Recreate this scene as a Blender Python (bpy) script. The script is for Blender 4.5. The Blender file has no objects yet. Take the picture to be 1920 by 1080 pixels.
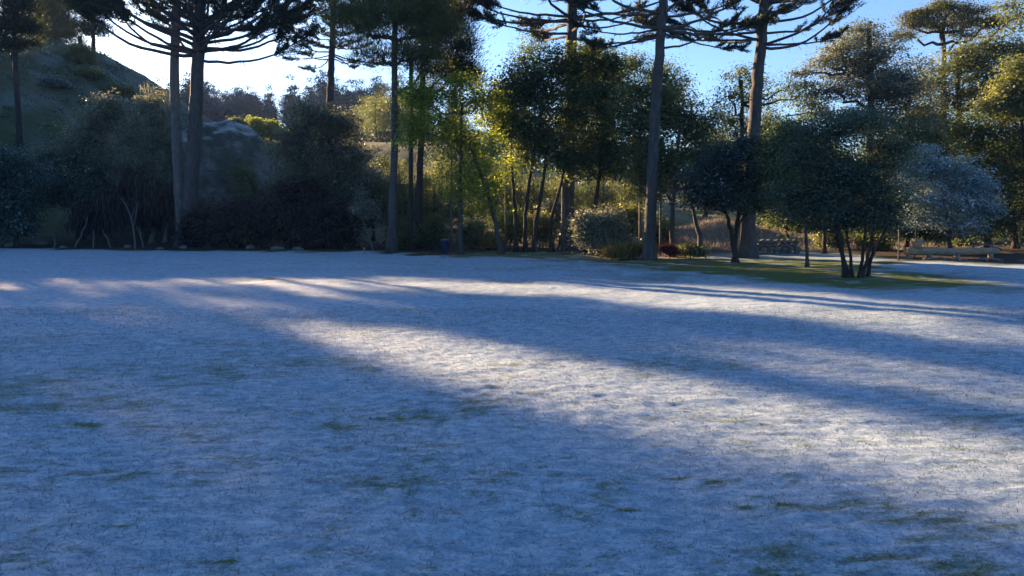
import bpy, math
import numpy as np
from mathutils import Vector, Matrix

# ------------------------------------------------------------------ camera, sky, sun, exposure
scn = bpy.context.scene
COL = scn.collection
FPX = 1387.0                      # focal length in pixels of the 1920 px wide photograph
EYE = 1.6
PITCH = math.atan((540 - 400) / FPX)
SUN_AZ = math.radians(-43)        # left of the view direction (+Y)
SUN_EL = math.radians(15.0)

cam = bpy.data.cameras.new('camera')
cam.sensor_width = 36.0
cam.lens = 36.0 * FPX / 1920.0
cam.clip_start = 0.05
cam.clip_end = 3000
cam_o = bpy.data.objects.new('camera', cam)
COL.objects.link(cam_o)
cam_o.location = (0, 0, EYE)
cam_o.rotation_euler = (math.pi / 2 - PITCH, 0, 0)
scn.camera = cam_o

world = bpy.data.worlds.new('World')
scn.world = world
world.use_nodes = True
wn = world.node_tree.nodes
wl = world.node_tree.links
sky = wn.new('ShaderNodeTexSky')
sky.sky_type = 'NISHITA'
sky.sun_disc = False
sky.sun_elevation = SUN_EL
sky.sun_rotation = SUN_AZ
sky.altitude = 900
sky.air_density = 1.0
sky.dust_density = 2.0
sky.ozone_density = 6.0
wl.new(sky.outputs[0], wn['Background'].inputs[0])
wn['Background'].inputs[1].default_value = 0.050

SUN = Vector((math.sin(SUN_AZ) * math.cos(SUN_EL), math.cos(SUN_AZ) * math.cos(SUN_EL), math.sin(SUN_EL)))
sl = bpy.data.lights.new('sun', 'SUN')
sl.energy = 5.0
sl.angle = math.radians(0.5)
sl.color = (1.0, 0.65, 0.37)
so = bpy.data.objects.new('sun', sl)
COL.objects.link(so)
so.rotation_euler = SUN.to_track_quat('Z', 'Y').to_euler()

scn.view_settings.view_transform = 'Standard'
scn.view_settings.look = 'None'
scn.view_settings.gamma = 1.0
scn.view_settings.use_curve_mapping = False
scn.view_settings.exposure = 2.62
try:
    scn.cycles.max_bounces = 6
    scn.cycles.diffuse_bounces = 3
    scn.cycles.transmission_bounces = 4
    scn.cycles.volume_bounces = 0
    scn.cycles.sample_clamp_indirect = 6
except Exception:
    pass

# ------------------------------------------------------------------ helpers
SP, CP = math.sin(PITCH), math.cos(PITCH)


def ray(px, py):
    dx, dy = (px - 960) / FPX, (540 - py) / FPX
    return np.array((dx, CP + dy * SP, -SP + dy * CP))


def at(px, py, Y):
    d = ray(px, py)
    return d * (Y / d[1]) + np.array((0, 0, EYE))


def gnd(px, py):
    d = ray(px, py)
    s = -EYE / d[2]
    return np.array((d[0] * s, d[1] * s))


def ss(a, b, x):
    t = np.clip((np.asarray(x, float) - a) / (b - a), 0, 1)
    return t * t * (3 - 2 * t)


def _h(ix, iy, s):
    v = (ix.astype(np.int64) * 374761393 + iy.astype(np.int64) * 668265263 + s * 1442695041) & 0x7fffffff
    v = ((v ^ (v >> 13)) * 1274126177) & 0x7fffffff
    v = (v ^ (v >> 16)) & 0xffffff
    return v / 0xffffff


def vn(x, y, s=0):
    x = np.asarray(x, float); y = np.asarray(y, float)
    ix, iy = np.floor(x), np.floor(y)
    fx, fy = x - ix, y - iy
    fx = fx * fx * (3 - 2 * fx); fy = fy * fy * (3 - 2 * fy)
    a, b = _h(ix, iy, s), _h(ix + 1, iy, s)
    c, d = _h(ix, iy + 1, s), _h(ix + 1, iy + 1, s)
    return (a + (b - a) * fx) * (1 - fy) + (c + (d - c) * fx) * fy


def fbm(x, y, s=0, o=4):
    r, a, t = 0, 0.5, 0
    for k in range(o):
        r = r + a * vn(x * 2 ** k, y * 2 ** k, s + k * 17); t += a; a *= 0.5
    return r / t


def mesh_np(name, verts, quads=None, tris=None, tone=None, attrs=None, smooth=False):
    me = bpy.data.meshes.new(name)
    verts = np.asarray(verts, np.float32).reshape(-1, 3)
    loops, starts, tot = [], [], 0
    nq = 0 if quads is None else len(quads)
    nt = 0 if tris is None else len(tris)
    if nq:
        loops.append(np.asarray(quads, np.int32).ravel()); starts.append(np.arange(nq) * 4); tot = nq * 4
    if nt:
        loops.append(np.asarray(tris, np.int32).ravel()); starts.append(tot + np.arange(nt) * 3)
    loops = np.concatenate(loops); starts = np.concatenate(starts).astype(np.int32)
    me.vertices.add(len(verts)); me.vertices.foreach_set('co', verts.ravel())
    me.loops.add(len(loops)); me.loops.foreach_set('vertex_index', loops)
    me.polygons.add(nq + nt); me.polygons.foreach_set('loop_start', starts)
    al = dict(attrs or {})
    if tone is not None:
        al['tone'] = tone
    for k, v in al.items():
        a = me.attributes.new(k, 'FLOAT', 'POINT')
        a.data.foreach_set('value', np.asarray(v, np.float32))
    me.update(calc_edges=True)
    if smooth:
        me.polygons.foreach_set('use_smooth', np.ones(nq + nt, bool))
    return me


class MB:
    def __init__(s):
        s.v, s.q, s.t, s.c, s.n = [], [], [], [], 0

    def add(s, v, q=None, t=None, tone=0.5):
        v = np.asarray(v, float).reshape(-1, 3)
        s.v.append(v)
        if q is not None and len(q): s.q.append(np.asarray(q) + s.n)
        if t is not None and len(t): s.t.append(np.asarray(t) + s.n)
        s.c.append(np.broadcast_to(np.asarray(tone, float), (len(v),)))
        s.n += len(v)

    def tube(s, P, R, k=7, tone=0.5, cap=True, rng=None, rough=0.0):
        P = np.asarray(P, float); n = len(P)
        R = np.broadcast_to(np.asarray(R, float), (n,))
        T = np.gradient(P, axis=0)
        T /= np.linalg.norm(T, axis=1)[:, None] + 1e-9
        ref = np.array((1.0, 0.13, 0.0)) if abs(T[:, 2]).mean() > 0.6 else np.array((0.05, 0.1, 1.0))
        A = np.cross(T, ref); A /= np.linalg.norm(A, axis=1)[:, None] + 1e-9
        B = np.cross(T, A)
        th = np.arange(k) * 2 * math.pi / k
        rr = R[:, None] * np.ones((1, k))
        if rough and rng is not None:
            rr = rr * (1 + rough * rng.standard_normal((n, k)))
        V = P[:, None] + rr[..., None] * (np.cos(th)[None, :, None] * A[:, None] + np.sin(th)[None, :, None] * B[:, None])
        i, j = np.meshgrid(np.arange(n - 1), np.arange(k), indexing='ij')
        a = i * k + j; b = i * k + (j + 1) % k
        Q = np.stack([a, b, b + k, a + k], -1).reshape(-1, 4)
        V = V.reshape(-1, 3); tr = None
        if cap:
            V = np.vstack([V, P[:1], P[-1:]])
            jj = np.arange(k)
            t0 = np.stack([np.full(k, n * k), (jj + 1) % k, jj], -1)
            t1 = np.stack([np.full(k, n * k + 1), (n - 1) * k + jj, (n - 1) * k + (jj + 1) % k], -1)
            tr = np.vstack([t0, t1])
        s.add(V, Q, tr, tone)

    def leaves(s, C, D, N, L, W, tone):
        """flat rhombic leaves: centre, length axis, normal, length, width"""
        S = np.cross(D, N); S /= np.linalg.norm(S, axis=1)[:, None] + 1e-9
        L = np.asarray(L)[:, None]; W = np.asarray(W)[:, None]
        bend = np.cross(S, D) * L * 0.12
        V = np.stack([C - D * L * .5, C + S * W * .5 + bend, C + D * L * .5, C - S * W * .5 + bend], 1)
        n = len(C)
        s.add(V.reshape(-1, 3), np.arange(n * 4).reshape(n, 4), None, np.repeat(tone, 4))

    def needles(s, C, D, L, W, tone, rng):
        X = rng.standard_normal((len(C), 3))
        S = np.cross(D, X); S /= np.linalg.norm(S, axis=1)[:, None] + 1e-9
        L = np.asarray(L)[:, None]; W = np.asarray(W)[:, None]
        V = np.stack([C - S * W * .5, C + S * W * .5, C + D * L], 1)
        n = len(C)
        s.add(V.reshape(-1, 3), None, np.arange(n * 3).reshape(n, 3), np.repeat(tone, 3))

    def mesh(s, name, smooth=False, origin=(0, 0, 0)):
        return mesh_np(name, np.vstack(s.v) - np.asarray(origin), np.vstack(s.q) if s.q else None,
                       np.vstack(s.t) if s.t else None, np.concatenate(s.c), None, smooth)

    def build(s, name, mat, parent=None, smooth=False, origin=(0, 0, 0)):
        me = s.mesh(name, smooth, origin)
        return obj(name, me, mat, parent)


def obj(name, me, mat, parent=None):
    if mat is not None and not me.materials:
        me.materials.append(mat)
    o = bpy.data.objects.new(name, me)
    COL.objects.link(o)
    o.parent = parent
    return o


def tag(o, label=None, cat=None, group=None, kind=None):
    for k, v in (('label', label), ('category', cat), ('group', group), ('kind', kind)):
        if v: o[k] = v
    return o


def thing(name, loc, label, cat, group=None):
    o = bpy.data.objects.new(name, None)
    COL.objects.link(o)
    o.location = loc
    o.empty_display_size = 0.3
    return tag(o, label, cat, group)


def unit(v):
    v = np.asarray(v, float)
    return v / (np.linalg.norm(v, axis=-1, keepdims=True) + 1e-9)


# ------------------------------------------------------------------ materials
def newmat(name):
    m = bpy.data.materials.new(name)
    m.use_nodes = True
    m.node_tree.nodes.clear()
    return m, m.node_tree.nodes, m.node_tree.links


def ramp(n, l, src, stops):
    r = n.new('ShaderNodeValToRGB')
    e = r.color_ramp.elements
    while len(e) < len(stops): e.new(0.5)
    for k, (p, c) in enumerate(stops):
        e[k].position = p; e[k].color = (*c, 1)
    l.new(src, r.inputs[0])
    return r.outputs[0]


def noise(n, l, vec, scale, detail=4, rough=0.6):
    t = n.new('ShaderNodeTexNoise')
    t.inputs['Scale'].default_value = scale
    t.inputs['Detail'].default_value = detail
    t.inputs['Roughness'].default_value = rough
    if vec is not None: l.new(vec, t.inputs['Vector'])
    return t.outputs[0]


def math_(n, l, op, a, b=0.5, c=None):
    m = n.new('ShaderNodeMath'); m.operation = op
    for i, x in enumerate((a, b, c)):
        if x is None: continue
        if isinstance(x, (int, float)): m.inputs[i].default_value = x
        else: l.new(x, m.inputs[i])
    return m.outputs[0]


def mixc(n, l, fac, a, b):
    m = n.new('ShaderNodeMix'); m.data_type = 'RGBA'
    for i, x in ((0, fac), (6, a), (7, b)):
        if isinstance(x, tuple): m.inputs[i].default_value = (*x, 1)
        elif isinstance(x, (int, float)): m.inputs[i].default_value = x
        else: l.new(x, m.inputs[i])
    return m.outputs[2]


def attr(n, name):
    a = n.new('ShaderNodeAttribute'); a.attribute_name = name
    return a.outputs['Fac']


def out(n, l, sh):
    o = n.new('ShaderNodeOutputMaterial')
    l.new(sh, o.inputs[0])


def leaf_mat(name, dark, mid, light, trans=0.4, tcol=(1.0, 1.0, 0.35), tgain=1.6, rough=0.55, spec=0.25):
    m, n, l = newmat(name)
    t = attr(n, 'tone')
    col = ramp(n, l, t, [(0.0, dark), (0.55, mid), (1.0, light)])
    p = n.new('ShaderNodeBsdfPrincipled')
    p.inputs['Roughness'].default_value = rough
    p.inputs['Specular IOR Level'].default_value = spec
    l.new(col, p.inputs['Base Color'])
    tr = n.new('ShaderNodeBsdfTranslucent')
    mm = n.new('ShaderNodeVectorMath'); mm.operation = 'MULTIPLY'
    l.new(col, mm.inputs[0]); mm.inputs[1].default_value = tuple(x * tgain for x in tcol)
    l.new(mm.outputs[0], tr.inputs[0])
    mx = n.new('ShaderNodeMixShader'); mx.inputs[0].default_value = trans
    l.new(p.outputs[0], mx.inputs[1]); l.new(tr.outputs[0], mx.inputs[2])
    out(n, l, mx.outputs[0])
    return m


def bark_mat(name, c1, c2, c3, scale=9.0, bump=0.5):
    m, n, l = newmat(name)
    tc = n.new('ShaderNodeTexCoord')
    mp = n.new('ShaderNodeMapping'); mp.inputs['Scale'].default_value = (1, 1, 0.35)
    l.new(tc.outputs['Object'], mp.inputs[0])
    a = noise(n, l, mp.outputs[0], scale, 6, 0.7)
    b = noise(n, l, tc.outputs['Object'], 1.3, 3, 0.6)
    col = ramp(n, l, a, [(0.3, c1), (0.55, c2), (0.75, c3)])
    col = mixc(n, l, math_(n, l, 'MULTIPLY', b, 0.35), col, c3)
    p = n.new('ShaderNodeBsdfPrincipled'); p.inputs['Roughness'].default_value = 0.9
    p.inputs['Specular IOR Level'].default_value = 0.2
    l.new(col, p.inputs['Base Color'])
    bp = n.new('ShaderNodeBump'); bp.inputs['Strength'].default_value = min(1, bump * 1.8); bp.inputs['Distance'].default_value = 0.06
    l.new(a, bp.inputs['Height']); l.new(bp.outputs[0], p.inputs['Normal'])
    out(n, l, p.outputs[0])
    return m


def plain_mat(name, c1, c2, scale=6.0, rough=0.85, bump=0.3, dist=0.02, stretch=(1, 1, 1)):
    m, n, l = newmat(name)
    tc = n.new('ShaderNodeTexCoord')
    mp = n.new('ShaderNodeMapping'); mp.inputs['Scale'].default_value = stretch
    l.new(tc.outputs['Object'], mp.inputs[0])
    a = noise(n, l, mp.outputs[0], scale, 6, 0.65)
    p = n.new('ShaderNodeBsdfPrincipled'); p.inputs['Roughness'].default_value = rough
    l.new(ramp(n, l, a, [(0.3, c1), (0.7, c2)]), p.inputs['Base Color'])
    bp = n.new('ShaderNodeBump'); bp.inputs['Strength'].default_value = bump; bp.inputs['Distance'].default_value = dist
    l.new(a, bp.inputs['Height']); l.new(bp.outputs[0], p.inputs['Normal'])
    out(n, l, p.outputs[0])
    return m


M = {}
M['leaf_yellow'] = leaf_mat('leaf_yellow', (0.085, 0.10, 0.02), (0.17, 0.18, 0.035), (0.32, 0.34, 0.09), 0.62, (0.84, 1.0, 0.36), 2.3)
M['leaf_dark'] = leaf_mat('leaf_dark', (0.036, 0.056, 0.026), (0.085, 0.115, 0.050), (0.21, 0.23, 0.11), 0.45, (1, 1, .42), 2.0, .5, .35)
M['leaf_mid'] = leaf_mat('leaf_mid', (0.045, 0.065, 0.030), (0.105, 0.135, 0.058), (0.27, 0.29, 0.16), 0.45, (1, .95, .45), 1.9, .5, .35)
M['leaf_frost'] = leaf_mat('leaf_frost', (0.028, 0.050, 0.042), (0.070, 0.110, 0.092), (0.40, 0.47, 0.47), 0.35, (.9, 1, .7), 1.6, .5, .35)
M['leaf_greygreen'] = leaf_mat('leaf_greygreen', (0.042, 0.066, 0.048), (0.10, 0.14, 0.105), (0.29, 0.34, 0.30), 0.42, (1, 1, .6), 1.7, .5, .35)
M['leaf_blue'] = leaf_mat('leaf_blue', (0.08, 0.13, 0.13), (0.21, 0.29, 0.30), (0.58, 0.66, 0.67), 0.25, (.9, 1, .9), 1.2)
M['leaf_grey'] = leaf_mat('leaf_grey', (0.055, 0.072, 0.055), (0.135, 0.165, 0.125), (0.34, 0.36, 0.29), 0.42, (1, .95, .7), 1.7, .5, .35)
M['leaf_brown'] = leaf_mat('leaf_brown', (0.018, 0.014, 0.012), (0.04, 0.03, 0.025), (0.09, 0.07, 0.05), 0.2, (1, .8, .5), 1.2)
M['leaf_dry'] = leaf_mat('leaf_dry', (0.10, 0.08, 0.025), (0.24, 0.19, 0.06), (0.42, 0.36, 0.15), 0.45, (1, .9, .4), 1.5)
M['leaf_straw'] = leaf_mat('leaf_straw', (0.12, 0.105, 0.09), (0.28, 0.25, 0.21), (0.50, 0.47, 0.42), 0.15, (1, 1, .9), 1.0, .8, .1)
M['leaf_red'] = leaf_mat('leaf_red', (0.04, 0.012, 0.012), (0.08, 0.025, 0.022), (0.15, 0.07, 0.06), 0.4, (1, .4, .3), 1.4)
M['needle'] = leaf_mat('needle', (0.012, 0.022, 0.012), (0.028, 0.042, 0.02), (0.08, 0.09, 0.04), 0.25, (1, .95, .4), 1.4)
M['needle_olive'] = leaf_mat('needle_olive', (0.045, 0.055, 0.022), (0.10, 0.11, 0.042), (0.24, 0.23, 0.09), 0.38, (1, .95, .4), 1.7)
M['needle_far_hazed'] = leaf_mat('needle_far_hazed', (0.010, 0.026, 0.050), (0.026, 0.058, 0.095), (0.075, 0.115, 0.16), 0.04, (1, 1, .9), 1.0, .9, 0.0)  # blue of the distant haze is put into these leaf colours
M['moss'] = leaf_mat('moss', (0.07, 0.085, 0.065), (0.16, 0.18, 0.14), (0.32, 0.34, 0.27), 0.35, (1, 1, .8), 1.2)
M['bark'] = bark_mat('bark', (0.026, 0.024, 0.023), (0.064, 0.059, 0.055), (0.125, 0.118, 0.108))
M['bark_pale'] = bark_mat('bark_pale', (0.04, 0.037, 0.034), (0.10, 0.095, 0.085), (0.20, 0.19, 0.17))
M['bark_dark'] = bark_mat('bark_dark', (0.015, 0.013, 0.012), (0.035, 0.03, 0.027), (0.07, 0.062, 0.055))
M['wood_log'] = plain_mat('wood_log', (0.16, 0.10, 0.055), (0.36, 0.25, 0.15), 5, 0.8, 0.4, 0.02, (0.3, 3, 3))
M['wood_grey'] = plain_mat('wood_grey', (0.14, 0.12, 0.10), (0.30, 0.27, 0.23), 8, 0.85, 0.3, 0.01, (4, 4, 0.6))
M['rock'] = plain_mat('rock', (0.05, 0.05, 0.045), (0.17, 0.165, 0.15), 3.0, 0.9, 0.8, 0.08)
M['white_paint'] = plain_mat('white_paint', (0.55, 0.55, 0.53), (0.75, 0.75, 0.72), 12, 0.5, 0.1, 0.003)
M['blue_plastic'] = plain_mat('blue_plastic', (0.008, 0.014, 0.05), (0.012, 0.02, 0.08), 8, 0.45, 0.05, 0.003)


def ground_mat(name):
    m, n, l = newmat(name)
    g = n.new('ShaderNodeNewGeometry')
    pos = g.outputs['Position']
    mp = n.new('ShaderNodeMapping'); mp.inputs['Scale'].default_value = (.7, 1.25, 1)
    l.new(pos, mp.inputs[0])
    fine = noise(n, l, mp.outputs[0], 55, 5, 0.75)
    med = noise(n, l, mp.outputs[0], 9, 5, 0.65)
    big = noise(n, l, mp.outputs[0], 1.1, 4, 0.6)
    fr, gr, dr = attr(n, 'frost'), attr(n, 'green'), attr(n, 'dry')
    # soil and leaf litter -> green turf -> dry grass -> frost
    soil = ramp(n, l, med, [(0.3, (0.018, 0.014, 0.010)), (0.55, (0.045, 0.035, 0.024)), (0.75, (0.10, 0.08, 0.055))])
    turf = ramp(n, l, fine, [(0.25, (0.025, 0.036, 0.012)), (0.55, (0.095, 0.13, 0.032)), (0.8, (0.20, 0.24, 0.07))])
    dry = ramp(n, l, fine, [(0.25, (0.12, 0.10, 0.07)), (0.55, (0.28, 0.24, 0.18)), (0.8, (0.48, 0.43, 0.35))])
    fcol = ramp(n, l, math_(n, l, 'ADD', math_(n, l, 'MULTIPLY', fine, 0.42), math_(n, l, 'MULTIPLY', med, 0.58)),
                [(0.29, (0.082, 0.135, 0.18)), (0.45, (0.22, 0.31, 0.38)), (0.65, (0.465, 0.54, 0.59))])
    c = mixc(n, l, gr, soil, turf)
    c = mixc(n, l, dr, c, dry)
    # frost sits on the blade tips: break it up with the fine noise
    k = math_(n, l, 'ADD', fr, math_(n, l, 'MULTIPLY', math_(n, l, 'SUBTRACT', fine, 0.5), 0.6))
    k = math_(n, l, 'ADD', k, math_(n, l, 'MULTIPLY', math_(n, l, 'SUBTRACT', big, 0.5), 0.25))
    mr = n.new('ShaderNodeMapRange'); mr.inputs[1].default_value = 0.3; mr.inputs[2].default_value = 0.75
    l.new(k, mr.inputs[0])
    c = mixc(n, l, mr.outputs[0], c, fcol)
    p = n.new('ShaderNodeBsdfPrincipled'); p.inputs['Roughness'].default_value = 0.85
    p.inputs['Specular IOR Level'].default_value = 0.15
    l.new(c, p.inputs['Base Color'])
    h = math_(n, l, 'ADD', math_(n, l, 'MULTIPLY', fine, 0.35), med)
    bp = n.new('ShaderNodeBump'); bp.inputs['Strength'].default_value = 0.75; bp.inputs['Distance'].default_value = 0.016
    l.new(h, bp.inputs['Height']); l.new(bp.outputs[0], p.inputs['Normal'])
    out(n, l, p.outputs[0])
    return m


M['ground'] = ground_mat('ground')


def blade_mat():
    m, n, l = newmat('frosted_blade')
    t, fr = attr(n, 'tone'), attr(n, 'frost')
    base = ramp(n, l, t, [(0, (0.04, 0.055, 0.02)), (0.6, (0.09, 0.11, 0.04)), (1, (0.20, 0.17, 0.09))])
    fcol = ramp(n, l, t, [(0, (0.13, 0.18, 0.23)), (0.6, (0.26, 0.335, 0.39)), (1, (0.51, 0.57, 0.61))])
    p = n.new('ShaderNodeBsdfDiffuse')
    c = mixc(n, l, fr, base, fcol)
    l.new(c, p.inputs[0])
    tr = n.new('ShaderNodeBsdfTranslucent'); l.new(c, tr.inputs[0])
    mx = n.new('ShaderNodeMixShader'); mx.inputs[0].default_value = 0.35
    l.new(p.outputs[0], mx.inputs[1]); l.new(tr.outputs[0], mx.inputs[2])
    out(n, l, mx.outputs[0])
    return m


M['blade'] = blade_mat()

# ------------------------------------------------------------------ the ground
def poly(pts):
    return np.array([gnd(*p) for p in pts])


def inside(P, x, y):
    r = np.zeros(np.shape(x), bool)
    n = len(P)
    for i in range(n):
        x1, y1 = P[i]; x2, y2 = P[(i + 1) % n]
        c = ((y1 > y) != (y2 > y)) & (x < (x2 - x1) * (y - y1) / (y2 - y1 + 1e-12) + x1)
        r ^= c
    return r


FROST = poly([(0, 466), (600, 473), (760, 474), (900, 481), (1000, 486), (1100, 491), (1200, 499), (1300, 508), (1400, 521),
              (1500, 533), (1620, 541), (1760, 540), (1850, 532), (1800, 516), (1660, 507), (1630, 497), (1700, 490), (1920, 497)])
FROST = np.vstack([FROST, [[60, 23], [60, -12], [-80, -12], [-80, 37], [-40, 36]]])
FIELD = poly([(1300, 478), (1380, 474), (1540, 472), (1700, 486), (1640, 499), (1540, 489), (1420, 484), (1300, 486)])
GREEN = poly([(840, 476), (1000, 473), (1060, 474), (1150, 482), (1215, 488), (1300, 480), (1420, 479), (1540, 486), (1650, 494), (1720, 489),
              (1900, 494), (1880, 545), (1600, 560), (1300, 520), (1000, 495), (850, 486)])
PATCH = [(1325, 903, .20, .055), (1395, 947, .08, .035), (1465, 946, .10, .035), (1275, 890, .12, .035), (300, 935, .13, .022), (165, 888, .13, .05), (70, 1060, .06, .02), (430, 1056, .10, .02),
         (170, 795, .22, .05), (1180, 955, .1, .02), (1620, 821, .10, .05), (960, 686, .09, .05), (230, 990, .09, .018), (520, 525, .7, .3), (330, 1000, .07, .015), (1430, 930, .12, .02)]


def dome(x, y):
    xx = np.where(x < -42, (x + 42) * 0.35, x + 42)
    r = np.sqrt((xx / 23) ** 2 + ((y - 56) / np.where(y < 56, 17.5, 30)) ** 2)
    return 9.3 * (1 - ss(0.25, 1.0, r)) * (0.93 + 0.14 * fbm(x * .3, y * .3, 71)) + .5 * (fbm(x * .9, y * .9, 73) - .5) * (1 - ss(.8, 1, r))


def hz(x, y):
    x = np.asarray(x, float); y = np.asarray(y, float)
    side = 1 - 0.72 * ss(-6, 14, x)
    z = ss(35, 76, y) * 8.6 * side + ss(76, 240, y) * 17 * (0.6 + 0.4 * side)
    z = z + dome(x, y)
    z = z + 1.0 * np.exp(-((x - 10.8) / 4.2) ** 2 - ((y - 38.5) / 2.2) ** 2) * (.45 + 1.1 * fbm(x * .9, y * .9, 91, 4))
    far = ss(6, 40, y)
    z = z + 0.10 * (fbm(x * .22, y * .22, 3) - .5) * ss(2, 12, y) + (0.5 * (fbm(x * .5, y * .5, 5) - .5)) * ss(34, 45, y)
    return z


def micro(x, y):
    f = 1 - ss(14, 34, y)
    z = 0.075 * (fbm(x * 1.1, y * 1.5, 11, 3) - .5)
    z = z + 0.022 * (fbm(x * 4.5, y * 7.5, 13, 3) - .5) + 0.022 * (fbm(x * 10, y * 20, 15, 2) - .5) * f
    return z


def zones(x, y):
    jx = (fbm(x * .9, y * .9, 31, 5) - .5) * 3.0 * ss(10, 22, y); jy = (fbm(x * .8, y * .8, 33, 5) - .5) * 4.0 * ss(8, 22, y)
    fr = np.zeros(np.shape(x)); gr = fr.copy(); fd = fr.copy()
    for ox, oy in ((0, 0), (.4, .3), (-.4, .4), (.2, -.5), (-.3, -.3), (0, .9), (0, -.9)):
        fr += inside(FROST, x + jx + ox, y + jy + oy) / 7
        gr += inside(GREEN, x + jx + ox, y + jy + oy) / 7
        fd += inside(FIELD, x + ox, y + oy) / 7
    gr = np.maximum(gr, fr)
    gr = np.maximum(gr, fd)
    hill = ss(1.0, 4.0, dome(x, y))
    gr = np.maximum(gr, hill * 0.45)
    back = ss(36, 44, y) * (1 - hill)
    gr = np.maximum(gr, 0.5 * back)
    bank = np.exp(-((x - 11.5) / 4.2) ** 2 - ((y - 38.0) / 3.0) ** 2)
    dry = np.clip(bank * 1.6, 0, 1) + 0.25 * ss(.55, .75, fbm(x * .4, y * .4, 41)) * back
    bed = np.exp(-((x - 4.2) / 2.4) ** 2 - ((y - 26.8) / 1.4) ** 2)
    dry = np.clip(np.maximum(dry, bed * 0.8), 0, 1)
    frost = np.maximum(fr * 0.92, fd * 0.66)
    frost = np.maximum(frost, gr * (y < 33) * .62 * ss(.48, .66, fbm(x * 2.2, y * 2.8, 39)))
    frost = np.maximum(frost, hill * (0.22 + 0.32 * fbm(x * .8, y * .8, 43)))
    # worn flecks where the frost has not taken, and broad soft differences in its thickness
    n0 = fbm(x * .55, y * .9, 47, 3); n1 = fbm(x * 1.6, y * 2.8, 51, 3); n2 = fbm(x * 5.5, y * 11.0, 53, 3); n3 = fbm(x * 17, y * 34, 57, 3)
    mixn = .12 * n0 + .22 * n1 + .33 * n2 + .33 * n3
    near = 1 - ss(4.0, 11, y)
    frost = frost * (1 - .40 * ss(.40, .66, mixn) * (.5 + .5 * near) - .12 * ss(.4, .65, n0))
    bare = ss(.60, .67, mixn + .006 * near) * .28 * near
    for px, py, rx, ry in PATCH:
        c = gnd(px, py)
        d = ((x - c[0]) / rx) ** 2 + ((y - c[1]) / (ry * 1.3)) ** 2
        bare = np.maximum(bare, np.exp(-d) * ss(.30, .58, n2 * .4 + n3 * .6) * .9)
    frost = frost * (1 - np.clip(bare, 0, 1) * .78)
    # thinner frost towards the trees on the right
    thin = np.exp(-((x - 6) / 6) ** 2 - ((y - 20) / 3.5) ** 2) * 0.35
    frost = frost * (1 - thin * ss(.35, .6, fbm(x * .8, y * .8, 61)))
    return frost, gr, dry


def build_ground():
    t = np.linspace(-1, 1, 360)
    xs = np.sinh(t * 5.3) / math.sinh(5.3) * 230
    a = np.linspace(-9, 2.4, 14)[:-1]
    g = 2.4 + 11.0 * np.cumsum(np.concatenate([[0], np.linspace(.018, .075, 269)])) / np.sum(np.linspace(.018, .075, 269))
    b = np.linspace(13.5, 46, 190)
    c = 46 + np.geomspace(0.3, 330, 60)
    ys = np.concatenate([a, g, b, c])
    # keep the columns fine near the lens and let them open up
    X, Y = np.meshgrid(xs, ys)
    fac = np.clip((Y + 3) / 26, 0.22, 1.0)
    core = np.abs(X) < 1e9
    X = np.where(core, X * fac ** (1 - np.abs(t)[None, :] ** 3), X)
    Z = hz(X, Y) + micro(X, Y)
    fr, gr, dr = zones(X, Y)
    ny, nx = X.shape
    i, j = np.meshgrid(np.arange(ny - 1), np.arange(nx - 1), indexing='ij')
    k = i * nx + j
    Q = np.stack([k, k + 1, k + nx + 1, k + nx], -1).reshape(-1, 4)
    V = np.stack([X, Y, Z], -1).reshape(-1, 3)
    A = {'frost': fr.ravel(), 'green': gr.ravel(), 'dry': dr.ravel()}
    lawn_v = inside(FROST, V[:, 0], V[:, 1]) | inside(GREEN, V[:, 0], V[:, 1]) | inside(FIELD, V[:, 0], V[:, 1])
    hill_v = (dome(V[:, 0], V[:, 1]) > 1.2) & (V[:, 1] > 36)
    far_v = V[:, 1] > 110
    zone = np.where(far_v, 3, np.where(hill_v, 2, np.where(lawn_v, 1, 0)))
    zf = zone[Q[:, 0]]
    for z, nm in ((0, 'forest_floor'), (1, 'lawn'), (2, 'hillside'), (3, 'far_hill')):
        q = Q[zf == z]
        u, inv = np.unique(q, return_inverse=True)
        me = mesh_np(nm, V[u], inv.reshape(-1, 4), None, None, {kk: vv[u] for kk, vv in A.items()}, True)
        o = obj(nm, me, M['ground'])
        tag(o, kind='structure')


build_ground()


def gz(x, y):
    return float(hz(x, y) + micro(x, y))


def build_grass():
    rng = np.random.default_rng(5)
    n = 200000
    # denser close to the photographer, thinning away
    u = rng.random(n)
    y = 2.2 * (12.5 / 2.2) ** (u ** 0.9)
    x = (rng.random(n) * 2 - 1) * (0.80 * y + 0.5)
    fr, gr, dr = zones(x, y)
    z = hz(x, y) + micro(x, y)
    L = rng.uniform(.014, .040, n) * (0.8 + .09 * y)
    W = rng.uniform(.0022, .0042, n) * (0.6 + .16 * y)
    az = rng.random(n) * 2 * math.pi
    el = rng.uniform(.05, .75, n) ** 1.2
    D = np.stack([np.cos(az) * np.cos(el), np.sin(az) * np.cos(el), np.sin(el)], -1)
    C = np.stack([x, y, z - .002], -1)
    S = np.stack([-np.sin(az), np.cos(az), np.zeros(n)], -1)
    V = np.stack([C - S * W[:, None] * .5, C + S * W[:, None] * .5, C + D * L[:, None]], 1).reshape(-1, 3)
    tone = rng.random(n)
    f = np.clip((fr - .25) * 1.7 + rng.normal(0, .12, n), 0, 1)
    fv = np.repeat(f, 3); fv[0::3] *= .8; fv[1::3] *= .8
    me = mesh_np('grass', V, None, np.arange(n * 3).reshape(n, 3), np.repeat(tone, 3), {'frost': fv})
    o = obj('grass', me, M['blade'])
    tag(o, 'short frosted turf blades covering the open lawn', 'grass', kind='stuff')


build_grass()

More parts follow.
